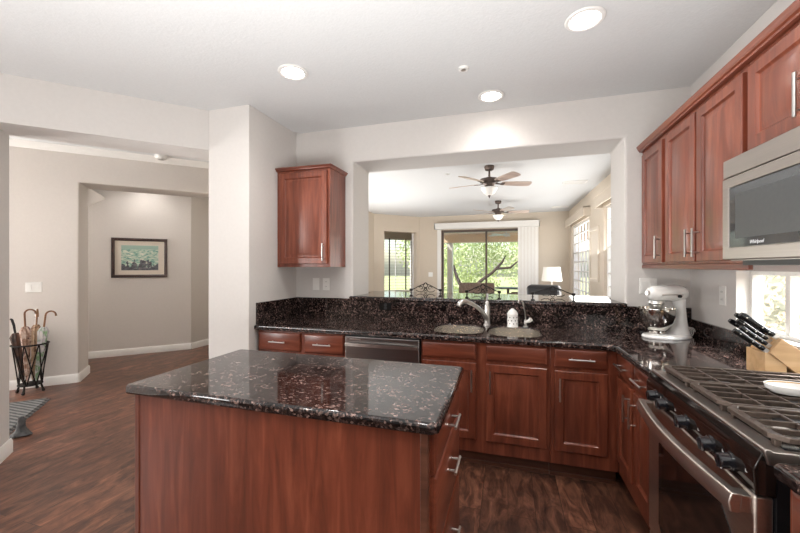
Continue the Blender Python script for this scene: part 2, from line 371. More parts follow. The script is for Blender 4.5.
# entry hall
mb = MB(DG(-4.985-2.6, 3.06-2.6, 0)); L = 2.6/q
wallgrid(mb, [0, L, L+1.75, L+2.4], [0, 2.42, HZ+.05], {(1, 0)}, .42)
struct(mb, 'wall_entry', M['hallwall'], bev=.012)
struct(MB().prism([(-6.95, 3.03), (-5.15, 4.83), (-5.15, 7.4), (-5.3, 7.4), (-5.3, 4.95), (-7.05, 3.15)], 0, HZ+.05), 'wall_hall', M['hallwall'])
struct(MB().box(-7.7, -2, 0, -7.55, 4.5, HZ+.05), 'wall_west', M['hallwall'])
struct(MB().box(-7.6, -2.1, 0, -5.2, -2, HZ+.05), 'wall_southwest', M['hallwall'])
struct(MB().box(-5.3, 7.4, 0, -3.2, 7.5, HZ+.05), 'wall_northwest', M['hallwall'])
struct(MB().loft([[(-5.40-k, 3.42-k, 2.21), (-6.0-k, 4.05-k, 2.455), (-6.0-k, 4.05-k, 2.47), (-5.40-k, 3.42-k, 2.47)] for k in (0, .6)]), 'wall_soffit', M['hallwall'])
# great room
mb = MB(FX(GRX, 9.5, 0)); wallgrid(mb, [0, .5, 2.38, 3.40, 5.1, 5.95], [0, .7, 2.30, CZ+.1], {(1, 1), (3, 1)}, .16)
struct(mb, 'wall_great_room_right', M['beige'])
mb = MB(FY(-2.25, GY, 0)); wallgrid(mb, [0, .57, 2.93, 3.8], [0, 2.35, CZ+.1], {(1, 0)}, .16)
struct(mb, 'wall_great_room_back', M['beige'])
mb = MB(DG(-3.35, 8.26, 0)); wallgrid(mb, [0, .50, 1.45, 1.555], [0, 2.30, CZ+.1], {(1, 0)}, .22)
struct(mb, 'wall_den_entrance', M['beige'])
struct(MB().box(-3.35, 3.56, 0, -3.2, 8.4, HZ+.05), 'wall_great_room_left', M['beige'])
# den seen through that opening
mb = MB(DG(-6.7, 8.7, 0)); wallgrid(mb, [0, 3.7, 4.95, 5.7], [0, .55, 2.35, CZ+.1], {(1, 1)}, .15)
struct(mb, 'wall_den', M['beige'])
struct(MB().prism([(-3.3, 8.3), (-6.7, 8.7), (-2.6, 12.8), (-2.3, 9.4)], CZ, CZ+.1), 'ceiling', M['ceil'])
struct(MB().prism([(-3.3, 8.3), (-6.7, 8.7), (-2.6, 12.8), (-2.3, 9.4)], -.1, -.001), 'floor', M['floor'])
struct(MB().prism([(-2.35, 9.53), (-2.75, 12.62), (-2.65, 12.62), (-2.25, 9.53)], 0, CZ), 'wall_den_right', M['beige'])

def baseboard(name, T, L, h=.105):
    struct(MB(T).loft([[(x, 0, 0), (x, .016, 0), (x, .016, h-.02), (x, .009, h-.006), (x, .006, h), (x, 0, h)] for x in (0, L)]), name, M['trim'])
baseboard('baseboard_entry', DG(-7.5, .545, 0), 2.515/q)
baseboard('baseboard_entry_jamb', frm((-4.985, 3.06, 0), (-q, q, 0), (q, q, 0)), .42)
baseboard('baseboard_hall', DG(-6.85, 3.13, 0), 1.70/q)
baseboard('baseboard_hall_side', GX(-5.15, 4.83, 0), 2.5)
baseboard('baseboard_jamb', frm((-3.36, 1.52, 0), (-q, q, 0), (q, q, 0)), .332)
baseboard('baseboard_column', frm((-2.425, 2.455, 0), (-q, q, 0), (-q, -q, 0)), .332)
baseboard('baseboard_column_face', FY(-2.425, 2.455, 0), .40)
baseboard('baseboard_breakfast', DG(-5.02, -.14, 0), 1.66/q)
struct(MB(DG(-7.5, .545, 0)).loft([[(x, 0, 2.765), (x, .03, 2.79), (x, .05, 2.84), (x, 0, 2.84)] for x in (0, 4.5/q)]), 'trim_1', M['trim'])
# door casing at the far end of the hall
struct(MB(GX(-5.15, 5.55, 0)).box(0, 0, 0, .09, .025, 2.1).box(.09, 0, 0, .98, .012, 2.03).box(.98, 0, 0, 1.07, .025, 2.1).box(0, 0, 2.03, 1.07, .025, 2.12), 'door_2', M['trim'])

# windows ---------------------------------------------------------
def window(name, T, w, h, cols, rows, fm, bar=.02, fw=.04, depth=.05, glassd=.02):
    fr = MB(T); fr.box(0, -depth, 0, w, 0, fw).box(0, -depth, h-fw, w, 0, h).box(0, -depth, fw, fw, 0, h-fw).box(w-fw, -depth, fw, w, 0, h-fw)
    for c in cols: fr.box(c-bar/2, -depth*.8, fw, c+bar/2, -.005, h-fw)
    for r in rows: fr.box(fw, -depth*.7, r-bar*.4, w-fw, -.01, r+bar*.4)
    f = struct(fr, name, fm, bev=.003)
    MB(T).box(fw, -depth*.5-.003, fw, w-fw, -depth*.5+.003, h-fw).build('window_pane', M['glass'], f)
    return f
window('window_1', FX(RX+.066+.0, 2.587, 1.03), 1.437, .345, [.285, 1.0], [], M['white'], bar=.035, fw=.022)
struct(MB().box(RX+.003, 1.15, 1.022, RX+.06, 2.587, 1.032), 'trim_2', M['white'])
window('window_2', FY(-1.68, GY+.05, 0), 2.36, 2.35, [1.15], [], M['bronze'], bar=.05, fw=.06)
for i, (y0, y1) in enumerate(((9.0, 7.12), (6.10, 4.40))):
    wdt = y0-y1
    window('window_%d' % (3+i), FX(GRX+.04, y0, .7), wdt, 1.6, [wdt*k/6 for k in range(1, 6)], [1.6*k/8 for k in range(1, 8)], M['trim'], bar=.03)
window('window_5', DG(-6.7+3.7*q-.04, 8.7+3.7*q+.04, .55), 1.25, 1.8, [.62], [], M['trim'])
window('window_6', GX(-5.10, -2.25, .85), 1.7, 1.65, [.57, 1.13], [], M['trim'])
# casing of sliding door and den opening
struct(MB(FY(-1.78, GY, 0)).box(0, 0, 0, .1, .02, 2.37), 'trim_3', M['trim'])
struct(MB(DG(-3.35+1.45*q, 8.26+1.45*q, 0)).box(-.022, -.215, 0, -.002, -.14, 2.29), 'trim_4', M['trim'])

# ------------------------------------------------------------------ cabinets
DOOR = [(0, 0), (0, .017), (.003, .020), (.050, .020), (.053, .014), (.060, .009), (.066, .009), (.094, .0165), (.0955, .017)]
DRAW = [(0, 0), (0, .012), (.004, .016), (.012, .020)]
def handle(T, x, z, L, vert, parent):
    m = MB(T); y0, y1 = .0185, .050
    e = L/2-.022
    if vert:
        m.cyl((x, y1, z-L/2), (x, y1, z+L/2), .0058, n=10)
        for s in (-e, e): m.cyl((x, y0, z+s), (x, y1, z+s), .0045, n=8)
    else:
        m.cyl((x-L/2, y1, z), (x+L/2, y1, z), .0058, n=10)
        for s in (-e, e): m.cyl((x+s, y0, z), (x+s, y1, z), .0045, n=8)
    return m.build('handle', M['nickel'], parent)
def cabinet(name, T, W, H, D, label, items, kick=True, hmat='cherry_h', group=None, L=.15, toe=.075, kickmat='kick'):
    loc = T @ Vector((W/2, -D/2, 0)); z0 = loc.z - (.11 if kick else 0)
    root = empty(name, (loc.x, loc.y, z0), label, 'cabinet', group)
    b = MB(T)
    if 'sink' in name: b.box(0, -.02, 0, W, 0, H).box(0, -D, 0, W, -.021, .55).box(0, -D, .551, .018, -.021, H).box(W-.018, -D, .551, W, -.021, H)
    else: b.box(0, -D, 0, W, 0, H)
    b.build('body', M['cherry'], root, bev=.002)
    if kick:
        k = MB(T).box(.0, -D, -.11, W, -toe, 0); k.box(.0, -toe, -.11, W, -toe+.014, -.088); k.build('toe_kick', M[kickmat], root)
    for it in items:
        kind, x, z, w, h, hs = it
        Tt = T @ Matrix.Translation((x, .0, z))
        if kind == 'door':
            d = MB(Tt).rect(w, h, DOOR).build('door', M['cherry'], root)
            if hs:
                hx = {'r': w-.028, 'l': .028}[hs[0]]; hz = h-.115 if hs[1] == 't' else .10
                handle(Tt, hx, hz, L, True, d)
        else:
            d = MB(Tt).rect(w, h, DRAW).build('drawer', M[hmat], root)
            if hs: handle(Tt, w/2, h/2, L, False, d)
    return root
FYC = 2.55
cabinet('base_cabinet', FY(-2.005, FYC, .11), .797, .765, .585, 'cherry base cabinet with two drawers, left of the dishwasher',
        [('drawer', .012, .602, .397, .150, 1), ('drawer', .447, .602, .340, .150, 1), ('door', .012, .09, .397, .49, 'rt'), ('door', .447, .09, .340, .49, 'lt')])
cabinet('sink_cabinet', FY(-.603, FYC, .11), .868, .765, .585, 'cherry base cabinet under the double sink, two doors and two false fronts',
        [('drawer', .01, .645, .381, .108, 0), ('drawer', .459, .645, .388, .108, 0), ('door', .01, .095, .381, .525, 'rt'), ('door', .459, .095, .388, .525, 'lt')])
cabinet('base_cabinet', FY(.266, FYC, .11), .399, .765, .585, 'cherry base cabinet with one drawer and one door in the corner right of the sink',
        [('drawer', .026, .637, .307, .120, 1), ('door', .026, .095, .307, .518, 'lt')])
cabinet('base_cabinet', FX(.665, 2.545, .11), .600, .765, .61, 'cherry base cabinet with two narrow doors between the corner and the range',
        [('drawer', .020, .637, .270, .120, 1), ('drawer', .330, .637, .255, .120, 1), ('door', .020, .095, .270, .518, 'rt'), ('door', .330, .095, .255, .518, 'lt')], hmat='cherry_hy', L=.15)
cabinet('base_cabinet', FX(.665, 1.125, .11), .70, .765, .61, 'cherry base cabinet on the near side of the range',
        [('drawer', .03, .637, .64, .120, 1), ('door', .03, .095, .31, .518, 'rt'), ('door', .36, .095, .31, .518, 'lt')], hmat='cherry_hy')
# uppers
u1 = cabinet('wall_cabinet', FY(LX+.001, 2.83, 1.395), .535, .865, .309, 'single-door cherry wall cabinet left of the pass-through',
        [('door', .035, .03, .475, .815, 'rb')], kick=False)
MB(FY(LX+.001, 2.83, 1.395)).loft([[(0, 0, .862), (.535, 0, .862), (.535, -.309, .862), (0, -.309, .862)], [(0, .021, .868), (.546, .021, .868), (.546, -.309, .868), (0, -.309, .868)],
    [(0, .023, .876), (.548, .023, .876), (.548, -.309, .876), (0, -.309, .876)], [(0, .036, .886), (.561, .036, .886), (.561, -.309, .886), (0, -.309, .886)], [(0, .036, .892), (.561, .036, .892), (.561, -.309, .892), (0, -.309, .892)]]).build('crown_molding', M['cherry_h'], u1)
UX = .975
cabinet('wall_cabinet', FX(UX, BY-.003, 1.415), .437, .845, .303, 'narrow single-door cherry wall cabinet in the corner above the white mixer',
        [('door', .045, .012, .365, .80, 'rb')], kick=False)
cabinet('wall_cabinet', FX(UX, 2.698, 1.415), .818, .845, .303, 'two-door cherry wall cabinet between the corner cabinet and the microwave',
        [('door', .025, .012, .370, .80, 'rb'), ('door', .418, .012, .390, .80, 'lb')], kick=False)
cabinet('wall_cabinet', FX(UX, 1.878, 1.85), .80, .41, .303, 'short cherry wall cabinet above the microwave',
        [('door', .025, .030, .335, .350, 'rb'), ('door', .372, .030, .365, .350, 'lb')], kick=False)
cp = [(UX, 2.262), (UX-.021, 2.262), (UX-.023, 2.270), (UX-.031, 2.276), (UX-.036, 2.292), (UX-.040, 2.298), (UX-.040, 2.305), (UX+.05, 2.305), (UX+.05, 2.262)]
tag(MB().loft([[(x, y, z) for x, z in cp] for y in (BY-.002, .9)]).build('crown_molding', M['cherry_hy']), 'cherry crown molding running along the tops of the right wall cabinets', 'molding')
tag(MB().box(UX-.004, 1.882, 1.385, UX+.016, BY-.003, 1.414).build('light_rail', M['cherry_hy'], bev=.003), 'thin cherry light rail under the right wall cabinets', 'molding')

# island -----------------------------------------------------------
isl = empty('kitchen_island', (-.85, 1.43, 0), 'cherry kitchen island cabinet with a plain long panel and drawers at its right end', 'island')
MB().box(-1.45, 1.13, 0, -.285, 1.745, .875).build('body', M['cherry'], isl, bev=.002)
MB().box(-1.475, 1.118, 0, -.268, 1.13, .875).build('back_panel', M['cherry'], isl)
MB().box(-1.485, 1.114, 0, -1.459, 1.14, .875).build('corner_trim', M['cherry'], isl, bev=.004)
MB().box(-.268, 1.114, 0, -.243, 1.14, .875).build('corner_trim', M['kick'], isl, bev=.003)
MB().box(-.285, 1.14, .10, -.243, 1.745, .875).build('face_frame', M['cherry'], isl)
T = GX(-.243, 1.14, 0)
for z0, z1 in ((.718, .862), (.44, .711), (.12, .433)):
    Tt = T @ Matrix.Translation((.012, 0, z0))
    d = MB(Tt).rect(.585, z1-z0, DRAW).build('drawer', M['cherry_hy'], isl)
    handle(Tt, .30, (z1-z0)*(.42 if z0 > .5 else .6), .135, False, d)
tag(slab('island_countertop', M['granite'], [(-1.515, 1.105), (-1.50, 1.09), (-.225, 1.09), (-.205, 1.11), (-.205, 1.755), (-.22, 1.77), (-1.50, 1.77), (-1.515, 1.755)], [], .875, .914, .012),
    'polished brown granite slab on top of the island', 'countertop')

# counters ------------------------------------------------------------
def oval(cx, cy, rx, ry, n=40, p=3.0):
    o = []
    for i in range(n):
        a = 2*math.pi*i/n; c, s_ = math.cos(a), math.sin(a)
        o.append((cx+rx*math.copysign(abs(c)**(2/p), c), cy+ry*math.copysign(abs(s_)**(2/p), s_)))
    return o
BAS = ((-.37, 2.845, .195, .205), (.045, 2.835, .19, .215))
tag(slab('countertop', M['granite'], [(LX+.001, 2.515), (LX+.001, BY-.001), (RX-.001, BY-.001), (RX-.001, 1.94), (.63, 1.94), (.63, 2.465), (.58, 2.515)], [oval(*b) for b in BAS], .875, .914, .012),
    'L-shaped polished brown granite countertop holding the sink and the mixer', 'countertop')
tag(slab('countertop', M['granite'], [(.645, 1.135), (RX-.001, 1.135), (RX-.001, .42), (.63, .42), (.63, 1.12)], [], .875, .914, .012),
    'brown granite countertop on the near side of the range', 'countertop')
tag(MB().box(LX+.001, BY-.021, .914, -1.436, BY-.001, 1.097).box(.869, BY-.021, .914, RX-.001, BY-.001, 1.097).box(-1.436, BY-.021, .914, .869, BY-.001, 1.0805).build('backsplash', M['granite']),
    'tall brown granite backsplash along the back wall under the bar top', 'backsplash')
tag(MB().box(LX+.001, 2.535, .914, LX+.021, BY-.022, 1.097).build('backsplash', M['granite'], bev=.002), 'granite backsplash on the short left wall under the single wall cabinet', 'backsplash')
tag(MB().box(RX-.021, 1.94, .914, RX-.001, BY-.022, 1.022).build('backsplash', M['granite'], bev=.002), 'low granite backsplash on the right wall behind the knife block', 'backsplash')
tag(slab('bar_top', M['granite'], [(-1.435, 3.115), (.868, 3.115), (.868, 3.135), (.855, 3.14), (.855, 3.60), (.95, 3.62), (.95, 3.78), (-1.50, 3.86), (-1.50, 3.62), (-1.405, 3.60), (-1.405, 3.14), (-1.435, 3.135)], [], 1.081, 1.121, .012),
    'raised brown granite bar top in the pass-through opening', 'bar top')

# sink --------------------------------------------------------------------
sk = empty('double_sink', (-.16, 2.82, .70), 'undermount stainless steel double-bowl sink set in the granite', 'sink')
for cx, cy, rx, ry in BAS:
    m = MB(); rings = []
    for k, z in ((1.02, .873), (.975, .876), (.975, .905), (.965, .905), (.965, .87), (.955, .80), (.93, .73), (.80, .705), (.35, .70)): rings.append([(x, y, z) for x, y in oval(cx, cy, rx*k, ry*k)])
    for k, z in ((.35, .695), (.83, .70), (.97, .725), (1.02, .80), (1.03, .86)): rings.append([(x, y, z) for x, y in oval(cx, cy, rx*k, ry*k)])
    bo = m.loft(rings, False, False, closed=True).build('basin', M['sinksteel'], sk)
    MB().lathe([(.001, .701), (.045, .7025), (.045, .706), (.036, .7065), (.030, .702), (.001, .702)], c=(cx, cy, 0)).build('drain', M['nickel'], bo)
# faucet ---------------------------------------------------------------------
fc = empty('kitchen_faucet', (-.165, 3.065, .914), 'brushed nickel pull-out kitchen faucet rising behind the sink divider', 'faucet')
MB().lathe([(.001, .914), (.030, .914), (.030, .920), (.024, .926), (.0225, 1.075), (.020, 1.085), (.001, 1.088)], n=24, c=(-.165, 3.065, 0)).build('base', M['nickel'], fc)
pts = [(-.165, 3.065, .955), (-.178, 3.03, .99), (-.20, 2.985, 1.035), (-.235, 2.94, 1.075), (-.275, 2.90, 1.105), (-.315, 2.865, 1.125)]
MB().tube(pts, .015, 14, rs=[.018, .018, .0165, .016, .016, .016]).build('spout', M['nickel'], fc)
MB().tube([(-.312, 2.868, 1.124), (-.330, 2.852, 1.128), (-.350, 2.835, 1.120), (-.362, 2.826, 1.108), (-.368, 2.820, 1.092)], .02, 14, rs=[.017, .019, .020, .020, .019]).build('spray_head', M['nickel'], fc)
MB().lathe([(.001, 1.086), (.017, 1.086), (.018, 1.10), (.012, 1.112), (.001, 1.114)], n=20, c=(-.165, 3.065, 0)).tube([(-.165, 3.065, 1.105), (-.163, 3.06, 1.13), (-.160, 3.055, 1.175)], .006, 8, rs=[.007, .006, .008]).build('lever', M['nickel'], fc)
ff = empty('filter_faucet', (.135, 3.06, .914), 'slim chrome drinking-water faucet with a gooseneck, right of the lantern', 'faucet')
MB().lathe([(.001, .914), (.020, .914), (.019, .922), (.012, .926), (.012, .965), (.009, .975), (.001, .976)], n=20, c=(.135, 3.06, 0)).build('base', M['nickel'], ff)
MB().tube([(.135, 3.06, .97), (.132, 3.055, 1.02), (.123, 3.04, 1.075), (.112, 3.02, 1.115), (.098, 3.00, 1.138), (.082, 2.98, 1.135), (.076, 2.972, 1.115)], .0055, 10).build('spout', M['nickel'], ff)
MB().tube([(.138, 3.055, .955), (.158, 3.04, .965), (.175, 3.03, .982)], .012, 12, rs=[.010, .015, .017]).build('lever', M['white'], ff)
ln = empty('ceramic_lantern', (.035, 3.04, .914), 'small white pierced lantern with star cut-outs beside the sink', 'lantern')
MB().lathe([(.001, .914), (.043, .914), (.044, .921), (.042, .926), (.042, 1.012), (.044, 1.017), (.038, 1.030), (.028, 1.046), (.014, 1.056), (.008, 1.062), (.001, 1.063)], n=28, c=(.035, 3.04, 0)).build('body', M['enamel'], ln)
hm = MB()
for a in range(0, 360, 40):
    for k, z in enumerate((.943, .968, .993)):
        b = R(a+(20 if k % 2 else 0)); c_, s_ = math.cos(b), math.sin(b)
        hm.cyl((.035+c_*.0415, 3.04+s_*.0415, z), (.035+c_*.0430, 3.04+s_*.0430, z), .0048, n=8)
hm.build('cut_out', M['blackm'], ln)

# dishwasher -----------------------------------------------------------------
dw = empty('dishwasher', (-.906, 2.84, 0), 'stainless steel dishwasher with a curved bar handle under the back counter', 'dishwasher')
MB().box(-1.204, 2.555, .10, -.607, 3.13, .873).build('body', M['blackm'], dw)
MB().box(-1.198, 2.525, .125, -.613, 2.554, .868).build('door', M['steel_dw'], dw, bev=.006)
MB().box(-1.18, 2.62, 0, -.63, 2.66, .10).build('toe_kick', M['blackm'], dw)
n_ = 12
MB().loft([[(-1.19+.57*i/n_, 2.527-.004-.036*math.sin(math.pi*(.08+.84*i/n_))**.5, .808+dz+.004*math.sin(math.pi*i/n_)) if k < 2 else (-1.19+.57*i/n_, 2.527-.004-.036*math.sin(math.pi*(.08+.84*i/n_))**.5+.012, .808+dz) for k, dz in enumerate((-.012, .012, .012, -.012))] for i in range(n_+1)]).box(-1.19, 2.50, .80, -1.17, 2.53, .817).box(-.64, 2.50, .80, -.62, 2.53, .817).build('handle', M['nickel'], dw)
MB().box(-1.16, 2.5235, .842, -1.07, 2.5255, .852).build('badge', M['nickel'], dw)

# range ----------------------------------------------------------------------
Y0, Y1 = 1.165, 1.935
rg = empty('gas_range', (.95, 1.54, 0), 'stainless and black slide-in gas range with five front knobs', 'range')
MB().box(.665, Y0+.005, .02, 1.25, Y1-.005, .885).build('body', M['blackm'], rg)
# cooktop: rim profile running along Y
cpf = [(.645, .885), (.637, .916), (.637, .923), (.641, .926), (.650, .926), (.656, .921), (1.215, .921), (1.225, .932), (1.262, .932), (1.262, .885)]
MB().loft([[(x, y, z) for x, z in cpf] for y in (Y0, Y1)]).build('cooktop', M['steel_y'], rg, bev=.002)
# slanted control panel
MB().loft([[(.6365, y, .917), (.615, y, .868), (.620, y, .800), (.665, y, .800), (.665, y, .884), (.645, y, .884)] for y in (Y0+.004, Y1-.004)]).build('control_panel', M['darkglass'], rg, bev=.003)
kn = Vector((-.997, 0, -.07)).normalized(); up = Vector((.07, 0, -.997)).normalized()
for y in (1.82, 1.72, 1.545, 1.375, 1.27):
    c = Vector((.6175, y, .838))
    k = MB().tube([c, c+kn*.006, c+kn*.007, c+kn*.030, c+kn*.033], .02, 24, rs=[.027, .027, .0225, .0215, .018]).build('knob', M['knob'], rg)
    g = MB(); p = c+kn*.0335
    g.tube([p+up*.017, p-up*.019], .0035, 6); g.build('grip', M['knob'], k)
    MB().tube([c+kn*.0345-up*.008, c+kn*.0345-up*.017], .0015, 6).build('pointer', M['mark'], k)
mk = MB()
for y in (1.765, 1.63, 1.455, 1.31, 1.20):
    mk = MB(); c = Vector((.616, y, .851)); mk.box(c.x-.0006, y-.0035, .8455, c.x+.004, y+.0035, .847); mk.box(c.x-.0006, y+.002, .847, c.x+.004, y+.0033, .853)
    mk.build('panel_marking', M['mark'], rg)
# oven door
dr = MB().box(.622, Y0+.012, .20, .664, Y1-.012, .795).build('oven_door', M['steel_range'], rg, bev=.006)
wy = [(1.80, .30), (1.80, .64), (1.76, .68), (1.33, .68), (1.27, .62), (1.27, .36), (1.31, .27), (1.77, .27)]
MB().loft([[(x, y, z) for y, z in wy] for x in (.6215, .6195)]).build('window', M['darkglass'], dr)
n_ = 16
hp = [(.575-.030*math.sin(math.pi*(i/n_)), Y1-.02-(Y1-Y0-.04)*i/n_) for i in range(n_+1)]
MB().loft([[(x, y, .738), (x-.005, y, .765), (x+.002, y, .790), (x+.026, y, .790), (x+.022, y, .738)] for x, y in hp]).box(.578, Y0+.021, .741, .63, Y0+.06, .788).box(.578, Y1-.06, .741, .63, Y1-.021, .788).build('handle', M['steel_range'], dr, bev=.003)
vt = MB()
for i in range(26):
    y = 1.78-.021*i; vt.box(.6205, y-.006, .722, .6235, y+.006, .726)
vt.build('vent_slot', M['blackm'], dr)
MB().box(.625, Y0+.012, .03, .664, Y1-.012, .190).build('storage_drawer', M['steel_range'], rg, bev=.005)
# burners
for bx, by, br in ((.80, 1.735, .042), (1.08, 1.735, .034), (.80, 1.345, .046), (1.08, 1.345, .036), (.94, 1.54, .036)):
    b = MB().lathe([(.001, .9226), (br*2.1, .9228), (br*2.15, .928), (br*1.2, .927), (br*1.1, .934), (br, .936), (.001, .936)], n=28, c=(bx, by, 0)).build('burner', M['steel'], rg)
    MB().lathe([(.001, .936), (br*.9, .936), (br*.92, .942), (br*.8, .946), (.001, .947)], n=28, c=(bx, by, 0)).build('burner_cap', M['blackm'], b)
# grates: three castings side by side along Y
def grate(y0, y1):
    g = MB(); x0, x1 = .668, 1.205; z0, z1 = .940, .954
    wbar = .024
    g.loft([[(x0+.03, y0, z), (x1-.02, y0, z), (x1, y0+.02, z), (x1, y1-.02, z), (x1-.02, y1, z), (x0+.03, y1, z), (x0, y1-.03, z), (x0, y0+.03, z)] for z in (z0,)]+
           [[(x0+.03, y0, z1), (x1-.02, y0, z1), (x1, y0+.02, z1), (x1, y1-.02, z1), (x1-.02, y1, z1), (x0+.03, y1, z1), (x0, y1-.03, z1), (x0, y0+.03, z1)]]+
           [[(x0+.034, y0+.014, z1), (x1-.024, y0+.014, z1), (x1-.014, y0+.024, z1), (x1-.014, y1-.024, z1), (x1-.024, y1-.014, z1), (x0+.038, y1-.014, z1), (x0+wbar, y1-.036, z1), (x0+wbar, y0+.036, z1)]]+
           [[(x0+.034, y0+.014, z0), (x1-.024, y0+.014, z0), (x1-.014, y0+.024, z0), (x1-.014, y1-.024, z0), (x1-.024, y1-.014, z0), (x0+.038, y1-.014, z0), (x0+wbar, y1-.036, z0), (x0+wbar, y0+.036, z0)]], closed=True)
    for f in (.25, .5, .75): yy = y0+(y1-y0)*f; g.box(x0+.012, yy-.0038, z0, x1-.008, yy+.0038, z1+.002)
    for f in (.22, .41, .60, .80): xx = x0+(x1-x0)*f; g.box(xx-.0038, y0+.008, z0, xx+.0038, y1-.008, z1+.001)
    for xx in (x0+.02, x1-.02):
        for yy in (y0+.03, y1-.03): g.box(xx-.008, yy-.008, .9205, xx+.008, yy+.008, z0+.002)
    return g
MB().box(.69, Y0+.02, .9212, 1.20, Y1-.02, .9225).build('burner_pan', M['black'], rg, bev=.001)
for a, b in ((1.675, 1.918), (1.430, 1.671), (1.183, 1.426)): grate(a, b).build('grate', M['grate'], rg, bev=.002)
# spoon rest on the grates
sr = MB(); sp_ = []
N = 36
prof = []
for i in range(N):
    a = 2*math.pi*i/N; x = math.cos(a); y = math.sin(a)
    wx = .075*x+(.11*(x > 0)*x); wy_ = (.052 if x < .2 else .052-.034*min(1, (x-.2)/.5))*y
    prof.append((wx, wy_))
rings = [[(.95+a*k, 1.60+b*k, z) for a, b in prof] for k, z in ((.3, .9575), (.75, .958), (.95, .970), (1.0, .985), (.97, .986), (.9, .973), (.7, .963), (.3, .961))]
srr = empty('spoon_rest', (.95, 1.60, .9565), 'white spoon rest with a gold line lying on the range grates', 'spoon rest')
MB().loft(rings).build('dish', M['enamel'], srr)
MB().tube([(.95+a*.93, 1.60+b*.93, .982) for a, b in prof], .0016, 6, closed=True).build('gold_rim', M['gold'], srr)

# microwave -------------------------------------------------------------------
mw = empty('microwave', (1.08, 1.52, 1.425), 'stainless over-the-range microwave with a dark window', 'microwave')
my0, my1, mx = 1.13, 1.874, .880
MB().box(mx+.03, my0, 1.425, RX-.002, my1, 1.846).build('body', M['steel_y'], mw)
MB().box(mx+.002, my0, 1.771, mx+.03, my1, 1.846).build('top_trim', M['steel_y'], mw, bev=.003)
dd = MB(FX(mx+.03, my1, 1.428))
W_, H_ = my1-my0, .339
dd.loft([[(0, 0, 0), (W_, 0, 0), (W_, 0, H_), (0, 0, H_)], [(0, .028, 0), (W_, .028, 0), (W_, .028, H_), (0, .028, H_)], [(.004, .031, .004), (W_-.004, .031, .004), (W_-.004, .031, H_-.004), (.004, .031, H_-.004)],
         [(.040, .031, .048), (W_-.16, .031, .048), (W_-.16, .031, H_-.040), (.040, .031, H_-.040)], [(.043, .024, .051), (W_-.163, .024, .051), (W_-.163, .024, H_-.043), (.043, .024, H_-.043)]])
dm = dd.build('door', M['steel_y'], mw)
MB(FX(mx+.03, my1, 1.428)).box(.0435, .0245, .0515, W_-.1635, .027, H_-.0435).build('window', M['mwglass'], dm)
MB(FX(mx+.03, my1, 1.428)).box(.085, .0272, .085, W_-.205, .0278, H_-.075).build('inner_screen', M['cavity'], dm)
MB(FX(mx+.03, my1, 1.428)).box(W_-.14, .031, .03, W_-.02, .034, H_-.03).build('control_pad', M['black'], dm)
vm = MB()
vm.box(mx+.04, my0+.02, 1.405, RX-.03, my1-.06, 1.425); vm.build('vent_grille', M['blackm'], mw)
def text(s_, size, T, m, name, parent, ex=.0004, shear=0):
    cu = bpy.data.curves.new('t', 'FONT'); cu.body = s_; cu.size = size; cu.extrude = ex; cu.align_x = 'CENTER'; cu.shear = shear; cu.resolution_u = 2
    t = bpy.data.objects.new('t', cu); C.objects.link(t); bpy.context.view_layer.update()
    me = bpy.data.meshes.new_from_object(t.evaluated_get(bpy.context.evaluated_depsgraph_get())); bpy.data.objects.remove(t)
    r = root_of(parent)
    me.transform(Matrix.Translation(-r.location) @ T @ Matrix(((1, 0, 0, 0), (0, 0, 1, 0), (0, 1, 0, 0), (0, 0, 0, 1))))
    me.materials.clear(); me.materials.append(m); o = bpy.data.objects.new(name, me); C.objects.link(o); o.parent = parent; return o
text('Whirlpool', .019, FX(mx+.03-.0278, my1-.215, 1.428+.060), M['mark'], 'logo_lettering', dm, shear=.3)

# stand mixer ----------------------------------------------------------------
mxr = empty('stand_mixer', (1.055, 2.905, .914), 'white stand mixer with a steel bowl in the back right corner of the counter', 'mixer')
def mxm(): return MB(Matrix.Translation((1.055, 2.905, .914)))
def ell(cx, rx, ry, z, n=28, cy=0): return [(cx+rx*math.cos(2*math.pi*i/n), cy+ry*math.sin(2*math.pi*i/n), z) for i in range(n)]
mxm().loft([ell(-.01, .165, .100, 0), ell(-.01, .168, .103, .008), ell(-.01, .160, .097, .020), ell(-.01, .130, .078, .027)]).build('base', M['enamel'], mxr)
mxm().loft([ell(.075, .076, .066, .022), ell(.083, .058, .052, .05), ell(.092, .042, .040, .10), ell(.094, .032, .034, .16), ell(.088, .034, .034, .21), ell(.078, .046, .040, .262)]).build('pedestal', M['enamel'], mxr)
hd = mxm().lathe([(.002, -.146), (.020, -.145), (.037, -.138), (.048, -.122), (.053, -.09), (.056, -.03), (.057, .05), (.054, .085), (.047, .112), (.034, .128), (.016, .135), (.002, .136)], n=28, c=(0, 0, .302), axis='x').build('motor_head', M['enamel'], mxr)
mxm().lathe([(.002, -.158), (.015, -.158), (.017, -.155), (.017, -.142), (.002, -.142)], n=20, c=(0, 0, .305), axis='x').build('hub_cap', M['nickel'], hd)
bd = MB(Matrix.Translation((1.055, 2.905, .914)))
bd.lathe([(.0605, -.066), (.0628, -.064), (.0632, .06), (.0605, .062)], n=28, c=(0, 0, .291), axis='x')
mxm().tube([(-.09, -.0535, .294), (-.02, -.0565, .294), (.06, -.057, .294)], .004, 6).build('trim_band', M['nickel'], hd)
mxm().lathe([(.001, .195), (.036, .195), (.040, .205), (.040, .222), (.048, .232), (.048, .252), (.001, .252)], n=24, c=(-.085, 0, 0)).build('planetary', M['nickel'], mxr)
mxm().lathe([(.001, .028), (.052, .028), (.054, .034), (.046, .046), (.064, .062), (.096, .105), (.108, .150), (.110, .196), (.114, .199), (.114, .202), (.108, .202), (.105, .150), (.092, .108), (.060, .066), (.001, .060)], n=40, c=(-.085, 0, 0)).build('bowl', M['bowlsteel'], mxr)
